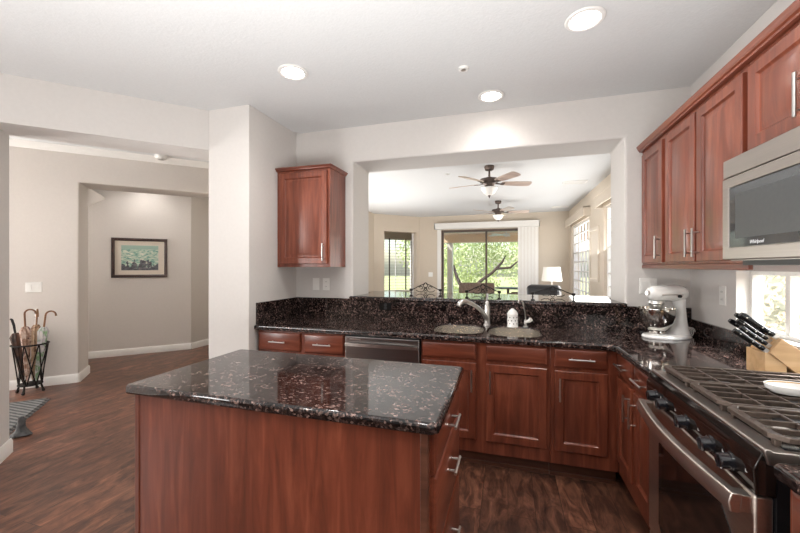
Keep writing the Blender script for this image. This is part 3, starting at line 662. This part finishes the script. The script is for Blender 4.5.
mxm().lathe([(.001, 0), (.008, 0), (.010, .004), (.010, .018), (.001, .02)], n=14, c=(.03, -.074, .285), axis='y').build('lock_knob', M['blackm'], mxr)
pcr = []
for i in range(40):
    a = i*.5; pcr.append((.160+.024*math.cos(a), -.02+.002*i*.5, .035+.030*math.sin(a)+.0))
mxm().tube(pcr, .0032, 6).build('power_cord', M['white'], mxr)
mxr.rotation_euler[2] = R(22)

# knife block -----------------------------------------------------------------
kb = empty('knife_block', (1.165, 2.035, .914), 'light maple knife block beside the window over the range counter', 'knife block')
ky0, ky1 = 1.962, 2.10
MB().prismy([(1.078, .914), (1.078, 1.022), (1.092, 1.022), (1.155, .970), (1.155, .914)], ky0+.008, ky1).build('foot', M['block'], kb, bev=.002)
MB().prismy([(1.0935, 1.0225), (1.135, 1.088), (1.256, .998), (1.256, .914), (1.215, .914)], ky0+.004, ky1).build('slotted_body', M['block'], kb, bev=.002)
dk = Vector((-.80, 0, .60))
def knife(t, y, L, wd, thick, label, rivets=True):
    # t = position along the slanted face
    p = Vector((1.0935+(1.135-1.0935)*t, y, 1.0225+(1.088-1.0225)*t)) + dk*.001
    nrm = Vector((.60, 0, .80)); root = empty('kitchen_knife', p, label, 'knife', 'knives in the maple block')
    def P(a, b, c): return tuple(p+dk*a+nrm*b+Vector((0, c, 0)))
    m = MB(); rings = []
    for a, ww in ((.018, .8), (.03, 1.0), (.06, .86), (.095, .95), (L-.012, 1.15), (L, .8)):
        hw, ht = wd/2*ww, thick/2
        rings.append([P(a, -hw, -ht*.6), P(a, -hw*.6, -ht), P(a, hw*.6, -ht), P(a, hw, -ht*.6), P(a, hw, ht*.6), P(a, hw*.6, ht), P(a, -hw*.6, ht), P(a, -hw, ht*.6)])
    h = m.loft(rings).build('handle', M['black'], root, smooth=50)
    MB().loft([[P(a, -wd*.42, -thick*.35), P(a, wd*.42, -thick*.35), P(a, wd*.42, thick*.35), P(a, -wd*.42, thick*.35)] for a in (0, .018)]).build('bolster', M['nickel'], root)
    if rivets:
        for a in (.04, .07, L-.025): MB().cyl(P(a, 0, -thick/2-.0008), P(a, 0, -thick/2+.002), .003, n=10).build('rivet', M['nickel'], h)
knife(.03, 1.982, .150, .022, .017, 'lowest black-handled knife, nearest side of the maple block')
knife(.36, 1.990, .135, .020, .016, 'black-handled knife second up on the near side of the block')
knife(.66, 2.010, .150, .018, .016, 'slim black knife in the middle of the block')
knife(.55, 2.062, .150, .020, .018, 'long black knife reaching farthest left out of the block')
knife(.98, 1.992, .165, .024, .019, 'thick-handled black knife at the top near edge of the block')
knife(.95, 2.032, .160, .020, .017, 'black knife at the top of the block, behind the thick-handled one')
knife(.12, 2.050, .110, .016, .014, 'short black knife low in the block, behind the nearest one', False)

# outlets and switches ----------------------------------------------------------
def plate(T, w, h, label, kind, gang=1, m='white', sm='white', cat=None):
    loc = T @ Vector((0, 0, 0)); r = empty(kind, loc, label, cat or ('outlet' if 'outlet' in kind else 'switch'))
    MB(T).rect(w, h, [(0, 0), (0, .003), (.003, .006)]).build('cover_plate', M[m], r)
    for g in range(gang):
        cx = w*(g+.5)/gang
        if 'outlet' in kind:
            for z in (h*.3, h*.7):
                s_ = MB(T); s_.lathe([(.001, .006), (.015, .006), (.015, .0075), (.001, .0076)], n=18, c=(cx, 0, z), axis='y'); o = s_.build('socket', M[sm], r)
                MB(T).box(cx-.007, .0077, z-.005, cx-.005, .0082, z+.005).box(cx+.005, .0077, z-.005, cx+.007, .0082, z+.005).build('slot', M['blackm'], o)
        else: MB(T).box(cx-.016, .006, h*.22, cx+.016, .0095, h*.78).build('rocker', M[sm], r, bev=.001)
    return r
plate(FY(-1.835, BY, 1.17), .072, .118, 'white rocker switch on the back wall under the left wall cabinet', 'light_switch')
plate(FY(-1.725, BY, 1.17), .072, .118, 'white electrical outlet on the back wall, right of the rocker switch', 'wall_outlet')
plate(FY(.955, BY, 1.195), .115, .118, 'double white switch plate behind the mixer', 'light_switch', 2)
plate(FX(RX, 2.755, 1.16), .072, .118, 'white outlet on the right wall between the mixer and the window', 'wall_outlet')
plate(FY(-1.13, BY-.021, 1.0), .115, .07, 'black outlet set in the granite backsplash left of the sink', 'wall_outlet', 1, 'black', 'blackm')
plate(DG(-5.315, 2.73, 1.10), .14, .118, 'double white switch plate on the entry wall above the umbrella stand', 'light_switch', 2)
plate(FY(-2.02, GY, 1.13), .115, .118, 'white switch plate on the great room wall left of the sliding door', 'light_switch', 2)
plate(FX(GRX, 6.45, 1.25), .072, .118, 'white switch plate on the great room wall between the grid windows', 'light_switch')

# ceiling fixtures ----------------------------------------------------------------
def downlight(x, y, label, z=CZ, power=9, grp='recessed kitchen ceiling lights'):
    r = empty('recessed_light', (x, y, z-.012), label, 'ceiling light', grp)
    MB().lathe([(.066, z-.001), (.098, z-.001), (.100, z-.004), (.094, z-.010), (.078, z-.012), (.070, z-.006)], n=36, c=(x, y, 0)).build('trim_ring', M['trim'], r)
    MB().lathe([(.001, z-.003), (.068, z-.003), (.068, z-.0065), (.001, z-.0085)], n=32, c=(x, y, 0)).build('lens', M['lens'], r)
    lamp('downlight_lamp', 'SPOT', (x, y, z-.03), (0, 0, 0), power*3.0, (1, .96, .92), spot_size=R(150), spot_blend=.9, shadow_soft_size=.07).parent = None
    return r
downlight(-1.396, 2.13, 'round recessed ceiling light on the left, in front of the single wall cabinet')
downlight(.392, 2.12, 'round recessed ceiling light nearest the right wall cabinets, largest of the three')
downlight(-.126, 2.865, 'round recessed ceiling light close above the pass-through', power=5)
for x, y in ((-1.4, .2), (.39, .2), (-3.0, -1.0)):
    lamp('kitchen_fill_spot', 'SPOT', (x, y, CZ-.03), (0, 0, 0), 27, (1, .96, .92), spot_size=R(150), spot_blend=.9, shadow_soft_size=.07)  # extra spots added out of view for brightness, no fixtures modelled
for x, y, e in ((-4.4, 2.0, 22), (-5.35, 4.15, 16), (-4.6, 4.2, 14), (-4.2, 6.2, 16)):
    lamp('hall_can', 'SPOT', (x, y, HZ-.03), (0, 0, 0), e, (1, .96, .92), spot_size=R(155), spot_blend=.9, shadow_soft_size=.07)
def puck(name, x, y, z, r_, label, cat, h=.035):
    o = empty(name, (x, y, z-h), label, cat)
    MB().lathe([(.001, z), (r_, z), (r_, z-h*.5), (r_*.85, z-h*.9), (.001, z-h)], n=28, c=(x, y, 0)).build('housing', M['white'], o)
    MB().lathe([(r_*.35, z-h*.95), (r_*.5, z-h*1.12), (r_*.2, z-h*1.2), (.001, z-h*1.2)], n=18, c=(x, y, 0)).build('sensor', M['nickel'], o)
puck('sprinkler_head', -.283, 2.415, CZ, .035, 'small round sprinkler head on the kitchen ceiling', 'sprinkler', .014)
puck('smoke_detector', -4.31, 3.58, HZ, .07, 'white round smoke detector on the entry ceiling', 'smoke detector', .05)
puck('sprinkler_head', -.83, 5.11, CZ, .03, 'tiny round sprinkler head on the great room ceiling left of the fans', 'sprinkler', .014)
for x, y, lb in ((1.00, 6.17, 'white ceiling air vent on the great room ceiling, nearer one'), (1.10, 8.6, 'white ceiling air vent in the far right corner of the great room')):
    v_ = empty('ceiling_vent', (x, y, CZ-.02), lb, 'vent')
    MB().box(x-.17, y-.10, CZ-.012, x+.17, y-.08, CZ-.001).box(x-.17, y+.08, CZ-.012, x+.17, y+.10, CZ-.001).box(x-.17, y-.08, CZ-.012, x-.15, y+.08, CZ-.001).box(x+.15, y-.08, CZ-.012, x+.17, y+.08, CZ-.001).build('frame', M['trim'], v_)
    sl = MB()
    for i in range(7): sl.box(x-.15, y-.07+i*.022, CZ-.010, x+.15, y-.058+i*.022, CZ-.002)
    sl.build('louver', M['trim'], v_)
def fan(x, y, rot, label, r0=.56, drop=.23):
    f = empty('ceiling_fan', (x, y, CZ), label, 'ceiling fan', 'great room ceiling fans')
    c = (x, y, 0)
    MB().lathe([(.001, CZ-.001), (.062, CZ-.001), (.066, CZ-.02), (.055, CZ-.055), (.03, CZ-.065), (.001, CZ-.066)], n=28, c=c).build('canopy', M['fanmetal'], f)
    MB().cyl((x, y, CZ-.06), (x, y, CZ-.15), .013).build('downrod', M['fanmetal'], f)
    MB().lathe([(.001, CZ-.145), (.03, CZ-.148), (.06, CZ-.165), (.118, CZ-.175), (.125, CZ-.200), (.118, CZ-.215), (.09, CZ-.225), (.07, CZ-.245), (.05, CZ-.285), (.001, CZ-.288)], n=36, c=c).build('motor_housing', M['fanmetal'], f)
    for k in range(5):
        a = rot+k*72; T = Matrix.Translation((x, y, CZ-.228)) @ Matrix.Rotation(R(a), 4, 'Z') @ Matrix.Rotation(R(-12), 4, 'X')
        arm = MB(T).loft([[(.07, -.018, -.004), (.07, .018, -.004), (.07, .018, .004), (.07, -.018, .004)], [(.14, -.012, -.012), (.14, .012, -.012), (.14, .012, -.006), (.14, -.012, -.006)], [(.20, -.035, -.008), (.20, .035, -.008), (.20, .035, -.003), (.20, -.035, -.003)]]).build('blade_arm', M['fanmetal'], f)
        N = 8; pr = [(.16, .045), (.22, .055), (.35, .064), (.47, .070), (r0-.03, .068), (r0-.008, .052), (r0, .02)]
        poly = [(a_, -b_) for a_, b_ in pr]+[(a_, b_) for a_, b_ in reversed(pr)]
        MB(T).prism(poly, -.003, .004).build('blade', M['blade'], f, bev=.002)
    MB().lathe([(.001, CZ-.283), (.055, CZ-.285), (.105, CZ-.288), (.108, CZ-.296), (.094, CZ-.325), (.070, CZ-.360), (.035, CZ-.385), (.001, CZ-.390)], n=36, c=c).build('light_bowl', M['bowlglass'], f)
    MB().lathe([(.001, CZ-.388), (.018, CZ-.388), (.014, CZ-.400), (.006, CZ-.408), (.008, CZ-.418), (.001, CZ-.424)], n=16, c=c).build('finial', M['fanmetal'], f)
    MB().tube([(x+.03, y-.05, CZ-.285), (x+.03, y-.105, CZ-.30), (x+.03, y-.108, CZ-.45)], .0012, 5).build('pull_chain', M['nickel'], f)
fan(-.235, 4.86, 20, 'nearer great room ceiling fan with a frosted light bowl')
fan(-.19, 7.5, 8, 'farther great room ceiling fan, smaller in view', .60)

# entry: umbrella stand, umbrellas, rug, picture ------------------------------------
ux, uy = -5.11, 2.665
us = empty('umbrella_stand', (ux, uy, 0), 'black iron umbrella stand against the entry wall', 'umbrella stand')
def ring(z, r, n=28): return [(ux+r*math.cos(2*math.pi*i/n), uy+r*math.sin(2*math.pi*i/n), z) for i in range(n)]
MB().tube(ring(.535, .150), .009, 8, closed=True).build('top_ring', M['iron'], us)
MB().tube(ring(.09, .098), .008, 8, closed=True).build('bottom_ring', M['iron'], us)
MB().lathe([(.001, .085), (.096, .085), (.096, .095), (.001, .095)], c=(ux, uy, 0)).build('base_tray', M['iron'], us)
for k in range(8):
    a, b = 2*math.pi*k/8, 2*math.pi*k/8+.75
    m = MB()
    m.tube([(ux+.098*math.cos(a), uy+.098*math.sin(a), .09), (ux+.150*math.cos(b), uy+.150*math.sin(b), .535)], .006, 6)
    m.build('strut', M['iron'], us)
    m = MB(); m.tube([(ux+.098*math.cos(b), uy+.098*math.sin(b), .09), (ux+.150*math.cos(a), uy+.150*math.sin(a), .535)], .006, 6)
    m.build('strut', M['iron'], us)
for k in range(4):
    a = math.pi*k/2+.6
    MB().tube([(ux+.095*math.cos(a), uy+.095*math.sin(a), .09), (ux+.105*math.cos(a), uy+.105*math.sin(a), .05), (ux+.115*math.cos(a), uy+.115*math.sin(a), .012)], .012, 8, rs=[.009, .010, .014]).ball((ux+.116*math.cos(a), uy+.116*math.sin(a), .014), .016, n=10, m=6).build('foot', M['iron'], us)
def umbrella(bx, by, tx, ty, L, cm, hm_, hook, face, label):
    base = Vector((ux+.47*bx-.88*by, uy+.88*bx+.47*by, .097)); top = Vector((ux+.47*tx-.88*ty, uy+.88*tx+.47*ty, .097+L)); ax = (top-base).normalized()
    s = Vector((math.cos(face), math.sin(face), 0)); s = (s-ax*s.dot(ax)).normalized(); t2 = ax.cross(s)
    r = empty('umbrella', base, label, 'umbrella', 'umbrellas in the iron stand')
    P = lambda a, b=0, c=0: tuple(base+ax*a+s*b+t2*c)
    MB().tube([P(0), P(L-.10)], .005, 8).build('shaft', M['blackm'], r)
    rings = []; n = 24
    for f, rad in ((.03, .008), (.15, .018), (.45, .027), (.62, .034), (.72, .042), (.78, .022)):
        rings.append([P(L*f, math.cos(2*math.pi*i/n)*rad*(1+.18*math.cos(8*2*math.pi*i/n)), math.sin(2*math.pi*i/n)*rad*(1+.18*math.cos(8*2*math.pi*i/n))) for i in range(n)])
    MB().loft(rings).build('canopy', cm, r)
    if hook == 'crook':
        pts = [P(L*.78), P(L-.04)]+[P(L-.04+.042*math.sin(a), .042-.042*math.cos(a)) for a in [math.pi*k/8 for k in range(1, 9)]]+[P(L-.05, .088)]
        MB().tube(pts, .009, 8, rs=[.009]*(len(pts)-1)+[.012]).build('handle', hm_, r)
    elif hook == 'knob':
        MB().tube([P(L*.78), P(L*.88), P(L*.89), P(L*.93), P(L)], .01, 10, rs=[.008, .009, .017, .016, .008]).build('handle', hm_, r)
    else:
        MB().tube([P(L*.78), P(L*.9), P(L-.01, .008), P(L, .02)], .011, 8, rs=[.010, .012, .012, .009]).build('handle', hm_, r)
umbrella(-.052, .0, -.135, .0, .74, M['umbD'], M['blackm'], 'straight', 4.2, 'dark umbrella with a straight black handle, leftmost in the stand')
umbrella(-.018, -.052, -.045, -.105, .83, M['umbA'], M['cane'], 'crook', 1.08, 'brown print umbrella with an upright crook handle')
umbrella(.020, .054, .055, .10, .82, M['umbB'], M['cane'], 'knob', 0, 'tan umbrella with a carved knob handle')
umbrella(.045, -.03, .125, -.045, .80, M['umbC'], M['cane'], 'crook', 1.08, 'white and green print umbrella with a crook handle, rightmost')
rg2 = empty('entry_rug', (-4.7, 1.9, 0), 'grey striped woven rug on the entry floor', 'rug')
n = 20
top = []
rm = MB(frm((-4.82, 1.08, .001), (q, q, 0), (-q, q, 0)))
rm.prism([(.0, 0), (1.17, 0), (1.17, .95), (.0, .95)], 0, .010); rm.build('weave', M['rug'], rg2, bev=.003)
fr = MB(frm((-4.82, 1.08, .001), (q, q, 0), (-q, q, 0)))
for i in range(66): fr.box(1.171, .008+i*.014, .001, 1.195+random.random()*.012, .013+i*.014, .006)
fr.build('fringe', M['rug'], rg2)
# crumpled grey cloth at the rug's near corner
cl = MB(); N1 = 14; rings = []
for k, (rr, z) in enumerate(((.10, .0), (.115, .012), (.085, .028), (.050, .05), (.040, .085), (.046, .12), (.030, .15), (.006, .158))):
    rings.append([(-3.865+.6*rr*(1+.25*math.sin(3*a+k))*math.cos(a), 1.955+.6*rr*(1+.2*math.sin(2*a+k*1.7))*math.sin(a), z+.001) for a in [2*math.pi*i/24 for i in range(24)]])
tag(cl.loft(rings).build('door_stop', M['cloth'], smooth=60), 'grey cloth door stop slumped on the floor beside the left jamb', 'door stop')
# picture on the hall wall
T = DG(-5.908, 4.072, 1.225); W_, H_ = .735, .625
pc = empty('framed_picture', T @ Vector((W_/2, 0, 0)), 'dark-framed seascape print on the far hall wall', 'picture')
MB(T).loft([[(i, d, i), (W_-i, d, i), (W_-i, d, H_-i), (i, d, H_-i)] for i, d in ((0, .001), (0, .022), (.006, .028), (.030, .026), (.042, .016), (.045, .008), (.045, .001))], closed=True).build('frame', M['frame'], pc)
MB(T).box(.044, .002, .044, W_-.044, .008, H_-.044).build('mount', M['mat'], pc)
MB(T).box(.125, .0082, .115, W_-.125, .0092, H_-.115).build('print', M['paint'], pc)

# great room things ----------------------------------------------------------
vl = MB(FY(-1.84, GY, 2.365)).box(0, 0, .0, 2.57, .13, .015).box(0, .115, .0, 2.57, .135, .15).box(0, 0, .0, .02, .135, .15).box(2.55, 0, 0, 2.57, .135, .15).box(-.01, 0, .14, 2.58, .15, .155)
tag(vl.build('window_valance', M['trim'], bev=.003), 'white box valance over the sliding patio door', 'valance')
bl = empty('vertical_blinds', (.46, GY-.06, .03), 'stack of pale vertical blinds drawn to the right of the sliding door', 'blinds')
for i in range(12):
    x = .27+.036*i; MB(Matrix.Translation((x, GY-.06, 0)) @ Matrix.Rotation(R(24), 4, 'Z')).box(-.040, -.001, .03, .044, .001, 2.365).build('slat', M['blind'], bl)
for y0, y1, lb in ((9.16, 7.03, 'white box valance over the far grid window on the right wall'), (6.2, 4.3, 'white box valance over the nearer grid window on the right wall')):
    L = y0-y1
    tag(MB(FX(GRX, y0, 2.30)).box(0, .10, 0, L, .115, .165).box(0, 0, 0, .015, .1, .165).box(L-.015, 0, 0, L, .1, .165).box(0, 0, .15, L, .12, .168).build('window_valance', M['beige']), lb, 'valance')
wa = empty('wall_art', (GRX, 6.65, 1.1), 'tall narrow framed panel on the great room wall between the two grid windows', 'picture')
T = FX(GRX, 6.98, 1.15)
MB(T).loft([[(i, d, i), (.62-i, d, i), (.62-i, d, .90-i), (i, d, .90-i)] for i, d in ((0, .001), (0, .03), (.05, .03), (.055, .01), (.055, .001))], closed=True).build('frame', M['mat'], wa)
MB(T).box(.05, .002, .05, .57, .01, .85).build('panel', M['mat'], wa)
# iron scrolls on the bar top
def scroll(cx, cy, w_, h_, rz, label):
    r = empty('iron_scroll_holder', (0, 0, 0), label, 'candle holder', 'iron scroll holders on the bar'); z0 = .0
    def tb(pts, rr, nm='scroll'): return MB().tube(pts, rr, 8).build(nm, M['iron'], r)
    hw = w_/2
    for s in (-1, 1):
        tb([(s*hw*(1-t), 0, .035+h_*.55*math.sin(t*math.pi/2)**1.6) for t in [i/10 for i in range(10)]]+[(s*.014*math.cos(a), 0, h_*.85+.018*math.sin(a)) for a in (0, .8, 1.57)], .0045, 'arch')
        sp = [(s*(.045+(.026-.0019*i)*math.cos(i*.55)), 0, .052+(.024-.0018*i)*math.sin(i*.55)) for i in range(11)]
        tb(sp, .0035)
        tb([(s*.012, 0, .03), (s*.04, 0, .012), (s*.075, 0, .014), (s*.10, 0, .028)], .0035)
        cp_ = MB().box(s*hw-.015, -.015, .022, s*hw+.015, .015, .044).box(s*hw-.005, -.005, .0, s*hw+.005, .005, .022); cp_.box(s*hw-.010, -.010, .0, s*hw+.010, .010, .003)
        cp_.build('cup', M['iron'], r, bev=.001)
    tb([(.022*math.cos(a), 0, h_*.78+.026*math.sin(a)) for a in [2*math.pi*i/16 for i in range(17)]], .004, 'loop')
    tb([(.018*math.cos(a), 0, .027+.022*math.sin(a)) for a in [2*math.pi*i/16 for i in range(17)]], .0035, 'loop')
    tb([(-.018, 0, h_*.62), (.016, 0, .05), (.0, 0, .02)], .0035, 'stem'); tb([(.018, 0, h_*.62), (-.016, 0, .05), (.0, 0, .02)], .0035, 'stem')
    r.location = (cx, cy, 1.121); r.rotation_euler[2] = rz
scroll(-.83, 3.70, .31, .105, R(3), 'iron scroll candle holder on the bar top, leftmost of the three')
scroll(-.235, 3.60, .31, .105, R(-3), 'iron scroll candle holder on the bar behind the faucet, middle of the three')
scroll(.385, 3.50, .34, .095, R(-12), 'iron scroll candle holder on the bar in front of the lamp')
# lamp on a side table
st = empty('side_table', (.81, 7.5, 0), 'small dark wooden side table under the lamp', 'table')
MB().box(.58, 7.28, .60, 1.04, 7.72, .63).build('tabletop', M['tilewood'], st, bev=.004)
for sx in (.60, .99):
    for sy in (7.30, 7.67): MB().box(sx, sy, 0, sx+.035, sy+.035, .60).build('leg', M['tilewood'], st)
lp = empty('table_lamp', (.81, 7.5, .63), 'table lamp with a white tapered shade and blue ceramic base', 'lamp')
MB().lathe([(.001, .63), (.085, .63), (.088, .645), (.05, .665), (.085, .74), (.10, .82), (.082, .92), (.04, .985), (.025, 1.01), (.001, 1.012)], n=28, c=(.81, 7.5, 0)).build('base', M['blueglaze'], lp)
MB().cyl((.81, 7.5, 1.0), (.81, 7.5, 1.17), .006).build('stem', M['nickel'], lp)
MB().lathe([(.186, 1.12), (.150, 1.39), (.146, 1.39), (.182, 1.12)], n=36, c=(.81, 7.5, 0)).build('lamp_shade', M['linen'], lp)
# armchair
ac = empty('armchair', (.66, 6.62, 0), 'black leather recliner seen over the bar in front of the lamp', 'armchair')
def cushion(m, x0, y0, z0, x1, y1, z1, r_=.06):
    return m.loft([[(x0+a, y0+a, z), (x1-a, y0+a, z), (x1-a, y1-a, z), (x0+a, y1-a, z)] for a, z in ((r_, z0), (r_*.3, z0+r_*.3), (0, z0+r_), (0, z1-r_), (r_*.3, z1-r_*.3), (r_, z1))])
T = Matrix.Translation((.66, 6.62, 0)) @ Matrix.Rotation(R(68), 4, 'Z')
bk = MB(T @ Matrix.Rotation(R(-8), 4, 'Y')); cushion(bk, -.20, -.26, .40, -.02, .26, 1.12, .05).build('backrest', M['leather'], ac, bev=.03)
cushion(MB(T), -.12, -.30, .25, .50, .30, .48, .05).build('seat', M['leather'], ac, bev=.02)
for s in (-.36, .28): cushion(MB(T), -.16, s, .12, .50, s+.09, .64, .035).build('armrest', M['leather'], ac, bev=.02)
MB(T).box(-.12, -.26, 0, .46, .26, .14).build('base', M['blackm'], ac)
# den: desk, chair silhouette, blinds, fan
ds = empty('writing_desk', (-4.3, 10.1, 0), 'dark desk in the den seen through the left opening', 'desk')
MB().box(-4.65, 9.9, .70, -3.75, 10.35, .74).build('tabletop', M['blackm'], ds)
for x in (-4.62, -3.81):
    for y in (9.92, 10.29): MB().box(x, y, 0, x+.04, y+.04, .70).build('leg', M['blackm'], ds)
mo = empty('tilted_screen', (-4.25, 10.1, .74), 'black tilted screen standing on the den desk', 'screen')
MB(Matrix.Translation((-4.22, 10.1, .76)) @ Matrix.Rotation(R(35), 4, 'Y')).box(-.01, -.15, 0, .01, .15, .34).build('panel', M['blackm'], mo)
MB().box(-4.40, 10.0, .741, -4.10, 10.2, .765).build('stand', M['blackm'], mo)
vb = empty('window_blinds', (-3.6, 11.8, .55), 'dark horizontal slat blinds on the den window', 'blinds')
T = DG(-6.7+3.7*q+.04, 8.7+3.7*q-.04, .6)
for i in range(17): MB(T @ Matrix.Translation((0, 0, .05+i*.1))).box(.0, -.025, -.003, 1.25, .025, .003).build('slat', M['bronze'], vb)
for x in (.0, .30, .93, 1.22): MB(T).box(x, -.02, 0, x+.03, .02, 1.75).build('stile', M['bronze'], vb)

# ------------------------------------------------------------------ outdoors
tag(MB().box(-40, 13.0, -.35, 40, 60, -.25).build('lawn', M['lawn']), kind='structure')
tag(MB().box(-14, 9.52, -.12, 14, 13.0, -.02).build('patio_slab', M['gravel']), kind='structure')
tag(MB().box(1.6, -20, -.14, 40, 9.5, -.04).build('side_yard', M['gravel']), kind='structure')
tag(MB().box(-2.2, 9.53, 2.50, 4, 12.7, 2.62).build('patio_roof', M['stucco']), kind='structure')
tag(MB().box(-2.2, 12.4, 2.22, 4, 12.7, 2.50).build('patio_beam', M['stucco']), kind='structure')
tag(MB().box(-2.02, 12.42, -.02, -1.84, 12.66, 2.22).build('patio_post', M['trim'], bev=.01), 'white square patio post outside the sliding door', 'post')
tag(MB().box(-3.5, 13.4, -.249, 3.5, 16.2, -.235).build('swimming_pool', M['pool']), 'blue swimming pool beyond the patio', 'pool')
pf = empty('patio_fan', (-.05, 11.2, 2.5), 'white ceiling fan under the patio roof', 'ceiling fan')
MB().lathe([(.001, 2.499), (.05, 2.499), (.03, 2.46), (.014, 2.44), (.014, 2.40), (.10, 2.38), (.11, 2.33), (.06, 2.30), (.001, 2.29)], n=24, c=(-.05, 11.2, 0)).build('motor_housing', M['white'], pf)
for k in range(5):
    T = Matrix.Translation((-.05, 11.2, 2.345)) @ Matrix.Rotation(R(72*k+10), 4, 'Z') @ Matrix.Rotation(R(10), 4, 'X')
    MB(T).prism([(.08, -.03), (.5, -.06), (.58, -.04), (.58, .04), (.5, .06), (.08, .03)], -.003, .003).build('blade', M['white'], pf)
def seat_out(name, x, y, w_, rz, label, cat, back_h=.97):
    r = empty(name, (x, y, -.02), label, cat)
    T = Matrix.Translation((x, y, 0)) @ Matrix.Rotation(rz, 4, 'Z')
    cushion(MB(T), -w_/2, -.30, -.02, w_/2, .35, .28, .03).build('base', M['wicker'], r)
    cushion(MB(T), -w_/2+.08, -.22, .281, w_/2-.08, .33, .42, .04).build('seat_cushion', M['mat'], r)
    cushion(MB(T @ Matrix.Rotation(R(4), 4, 'X')), -w_/2, -.40, .0, w_/2, -.30, back_h, .03).build('backrest', M['wicker'], r)
    for s in (-w_/2, w_/2-.09): cushion(MB(T), s, -.30, .281, s+.09, .35, .60, .03).build('armrest', M['wicker'], r)
seat_out('patio_sofa', -.85, 10.75, .98, 0, 'brown wicker patio loveseat seen from behind through the sliding door', 'sofa')
seat_out('patio_chair', .38, 11.6, .6, R(75), 'brown wicker patio chair side-on, right of the loveseat', 'chair', .95)
pt = empty('patio_table', (.05, 11.5, -.02), 'round dark patio table between the loveseat and the chair', 'table')
MB().lathe([(.001, .70), (.40, .70), (.40, .73), (.001, .73)], c=(-.0, 12.0, 0)).build('tabletop', M['bronze'], pt)
MB().cyl((0, 12.0, -.02), (0, 12.0, .70), .04).build('pedestal', M['bronze'], pt)

def foliage(m, cx, cy, cz, rx, ry, rz, n, size, rnd):
    for _ in range(n):
        while True:
            a = [rnd.uniform(-1, 1) for _ in range(3)]
            if a[0]**2+a[1]**2+a[2]**2 <= 1: break
        p = Vector((cx+a[0]*rx, cy+a[1]*ry, cz+a[2]*rz))
        u = Vector((rnd.gauss(0, 1), rnd.gauss(0, 1), rnd.gauss(0, 1))).normalized(); v = u.orthogonal().normalized()
        s_ = size*rnd.uniform(.6, 1.4); w2 = s_*.42
        vs = [m.bm.verts.new(x) for x in (p-u*s_*.5, p+v*w2*.5, p+u*s_*.5, p-v*w2*.5)]
        m.face(vs)
def tree(name, base, stems, blobs, lm, label, cat, seed, size=.13, grp=None):
    rnd = random.Random(seed); r = empty(name, base, label, cat, grp)
    if stems:
        m = MB()
        for pts, rs in stems: m.tube(pts, .1, 8, rs=rs)
        m.build('trunk', M['bark'], r)
    m = MB()
    for b in blobs: foliage(m, *b[:6], int(b[6]*.6), size, rnd)
    o = m.build('foliage', M[lm], r); return r
tree('mesquite_tree', (-1.9, 17.5, -.25), [
    ([(-1.9, 17.5, -.3), (-2.05, 17.4, .2), (-2.35, 17.3, .9), (-2.5, 17.2, 1.45)], [.10, .09, .08, .06]),
    ([(-1.8, 17.5, -.3), (-1.6, 17.4, .35), (-1.2, 17.3, .75), (-.7, 17.1, 1.1), (-.25, 17.0, 1.6), (-.1, 16.9, 1.9)], [.10, .09, .08, .065, .05, .02]),
    ([(-.5, 17.05, 1.3), (.1, 17.0, 1.35), (.5, 17.0, 1.7)], [.06, .05, .03])],
    [(-2.2, 17.6, 3.0, 1.3, 1.2, 1.2, 2600), (-.8, 17.8, 3.3, 1.5, 1.2, 1.0, 2600), (.9, 17.6, 2.7, 1.0, 1.0, .9, 1500), (-2.6, 18.3, 1.5, .8, .8, .8, 900), (-1.0, 18.6, 2.0, 1.3, .6, .7, 1200)], 'leaf',
    'spreading mesquite tree with dark crooked branches beyond the patio', 'tree', 3)
tree('shrub', (-2.7, 21, -.25), [], [(-3.4, 21, .9, 1.7, 1.0, 1.5, 2600), (-1.6, 21.6, .6, 1.2, .8, 1.1, 1700)], 'leaf', 'dense green shrub behind the mesquite trunk', 'shrub', 5, .16)
tree('desert_tree', (1.6, 20, -.25), [([(1.6, 20, -.3), (1.7, 20, 1.2), (1.5, 20, 2.6)], [.12, .09, .05])], [(1.5, 20, 3.2, 1.5, 1.2, 1.5, 2600), (.7, 20.6, 1.2, 1.2, .8, 1.0, 1500), (2.3, 20.5, 1.4, 1.1, .8, 1.2, 1200)], 'leaf2', 'pale green airy tree to the right behind the mesquite', 'tree', 6, .15)
tree('desert_tree', (-5.4, 24, -.25), [([(-5.4, 24, -.3), (-5.4, 24, 2.2)], [.14, .08])], [(-5.4, 24, 3.0, 2.2, 1.5, 2.2, 3000), (-2.6, 26, 3.4, 2.2, 1.4, 2.0, 2200), (.4, 27, 2.3, 2.6, 1.2, 1.5, 2200)], 'leaf2', 'pale distant tree line behind the mesquite on the left', 'tree', 8, .22)
tree('hedge', (-7.5, 16, -.25), [], [(-7.6, 16.5, .6, 1.8, 1.2, 1.2, 2200), (-9.8, 17.5, 1.6, 2.2, 1.4, 2.0, 2200)], 'leaf', 'green hedge outside the den window', 'hedge', 9, .16)
tree('desert_shrub', (3.6, 3.6, -.04), [], [(3.5, 3.4, 1.1, .8, 1.0, 1.1, 2600), (3.3, 4.9, 1.3, .7, .9, 1.2, 1600)], 'leaf3', 'pale grey-green shrub outside the window over the range counter', 'shrub', 11, .11)
tree('desert_shrub', (4.2, 8.5, -.04), [], [(4.6, 8.3, 1.2, .9, 1.4, 1.2, 1500), (4.4, 14.0, 1.4, 1.1, 1.8, 1.3, 1500)], 'leaf3', 'pale shrub outside the great room grid windows', 'shrub', 12, .14)
tag(MB().box(6.5, -6, -.1, 6.7, 24, 2.0).build('yard_wall', M['stucco']), kind='structure')
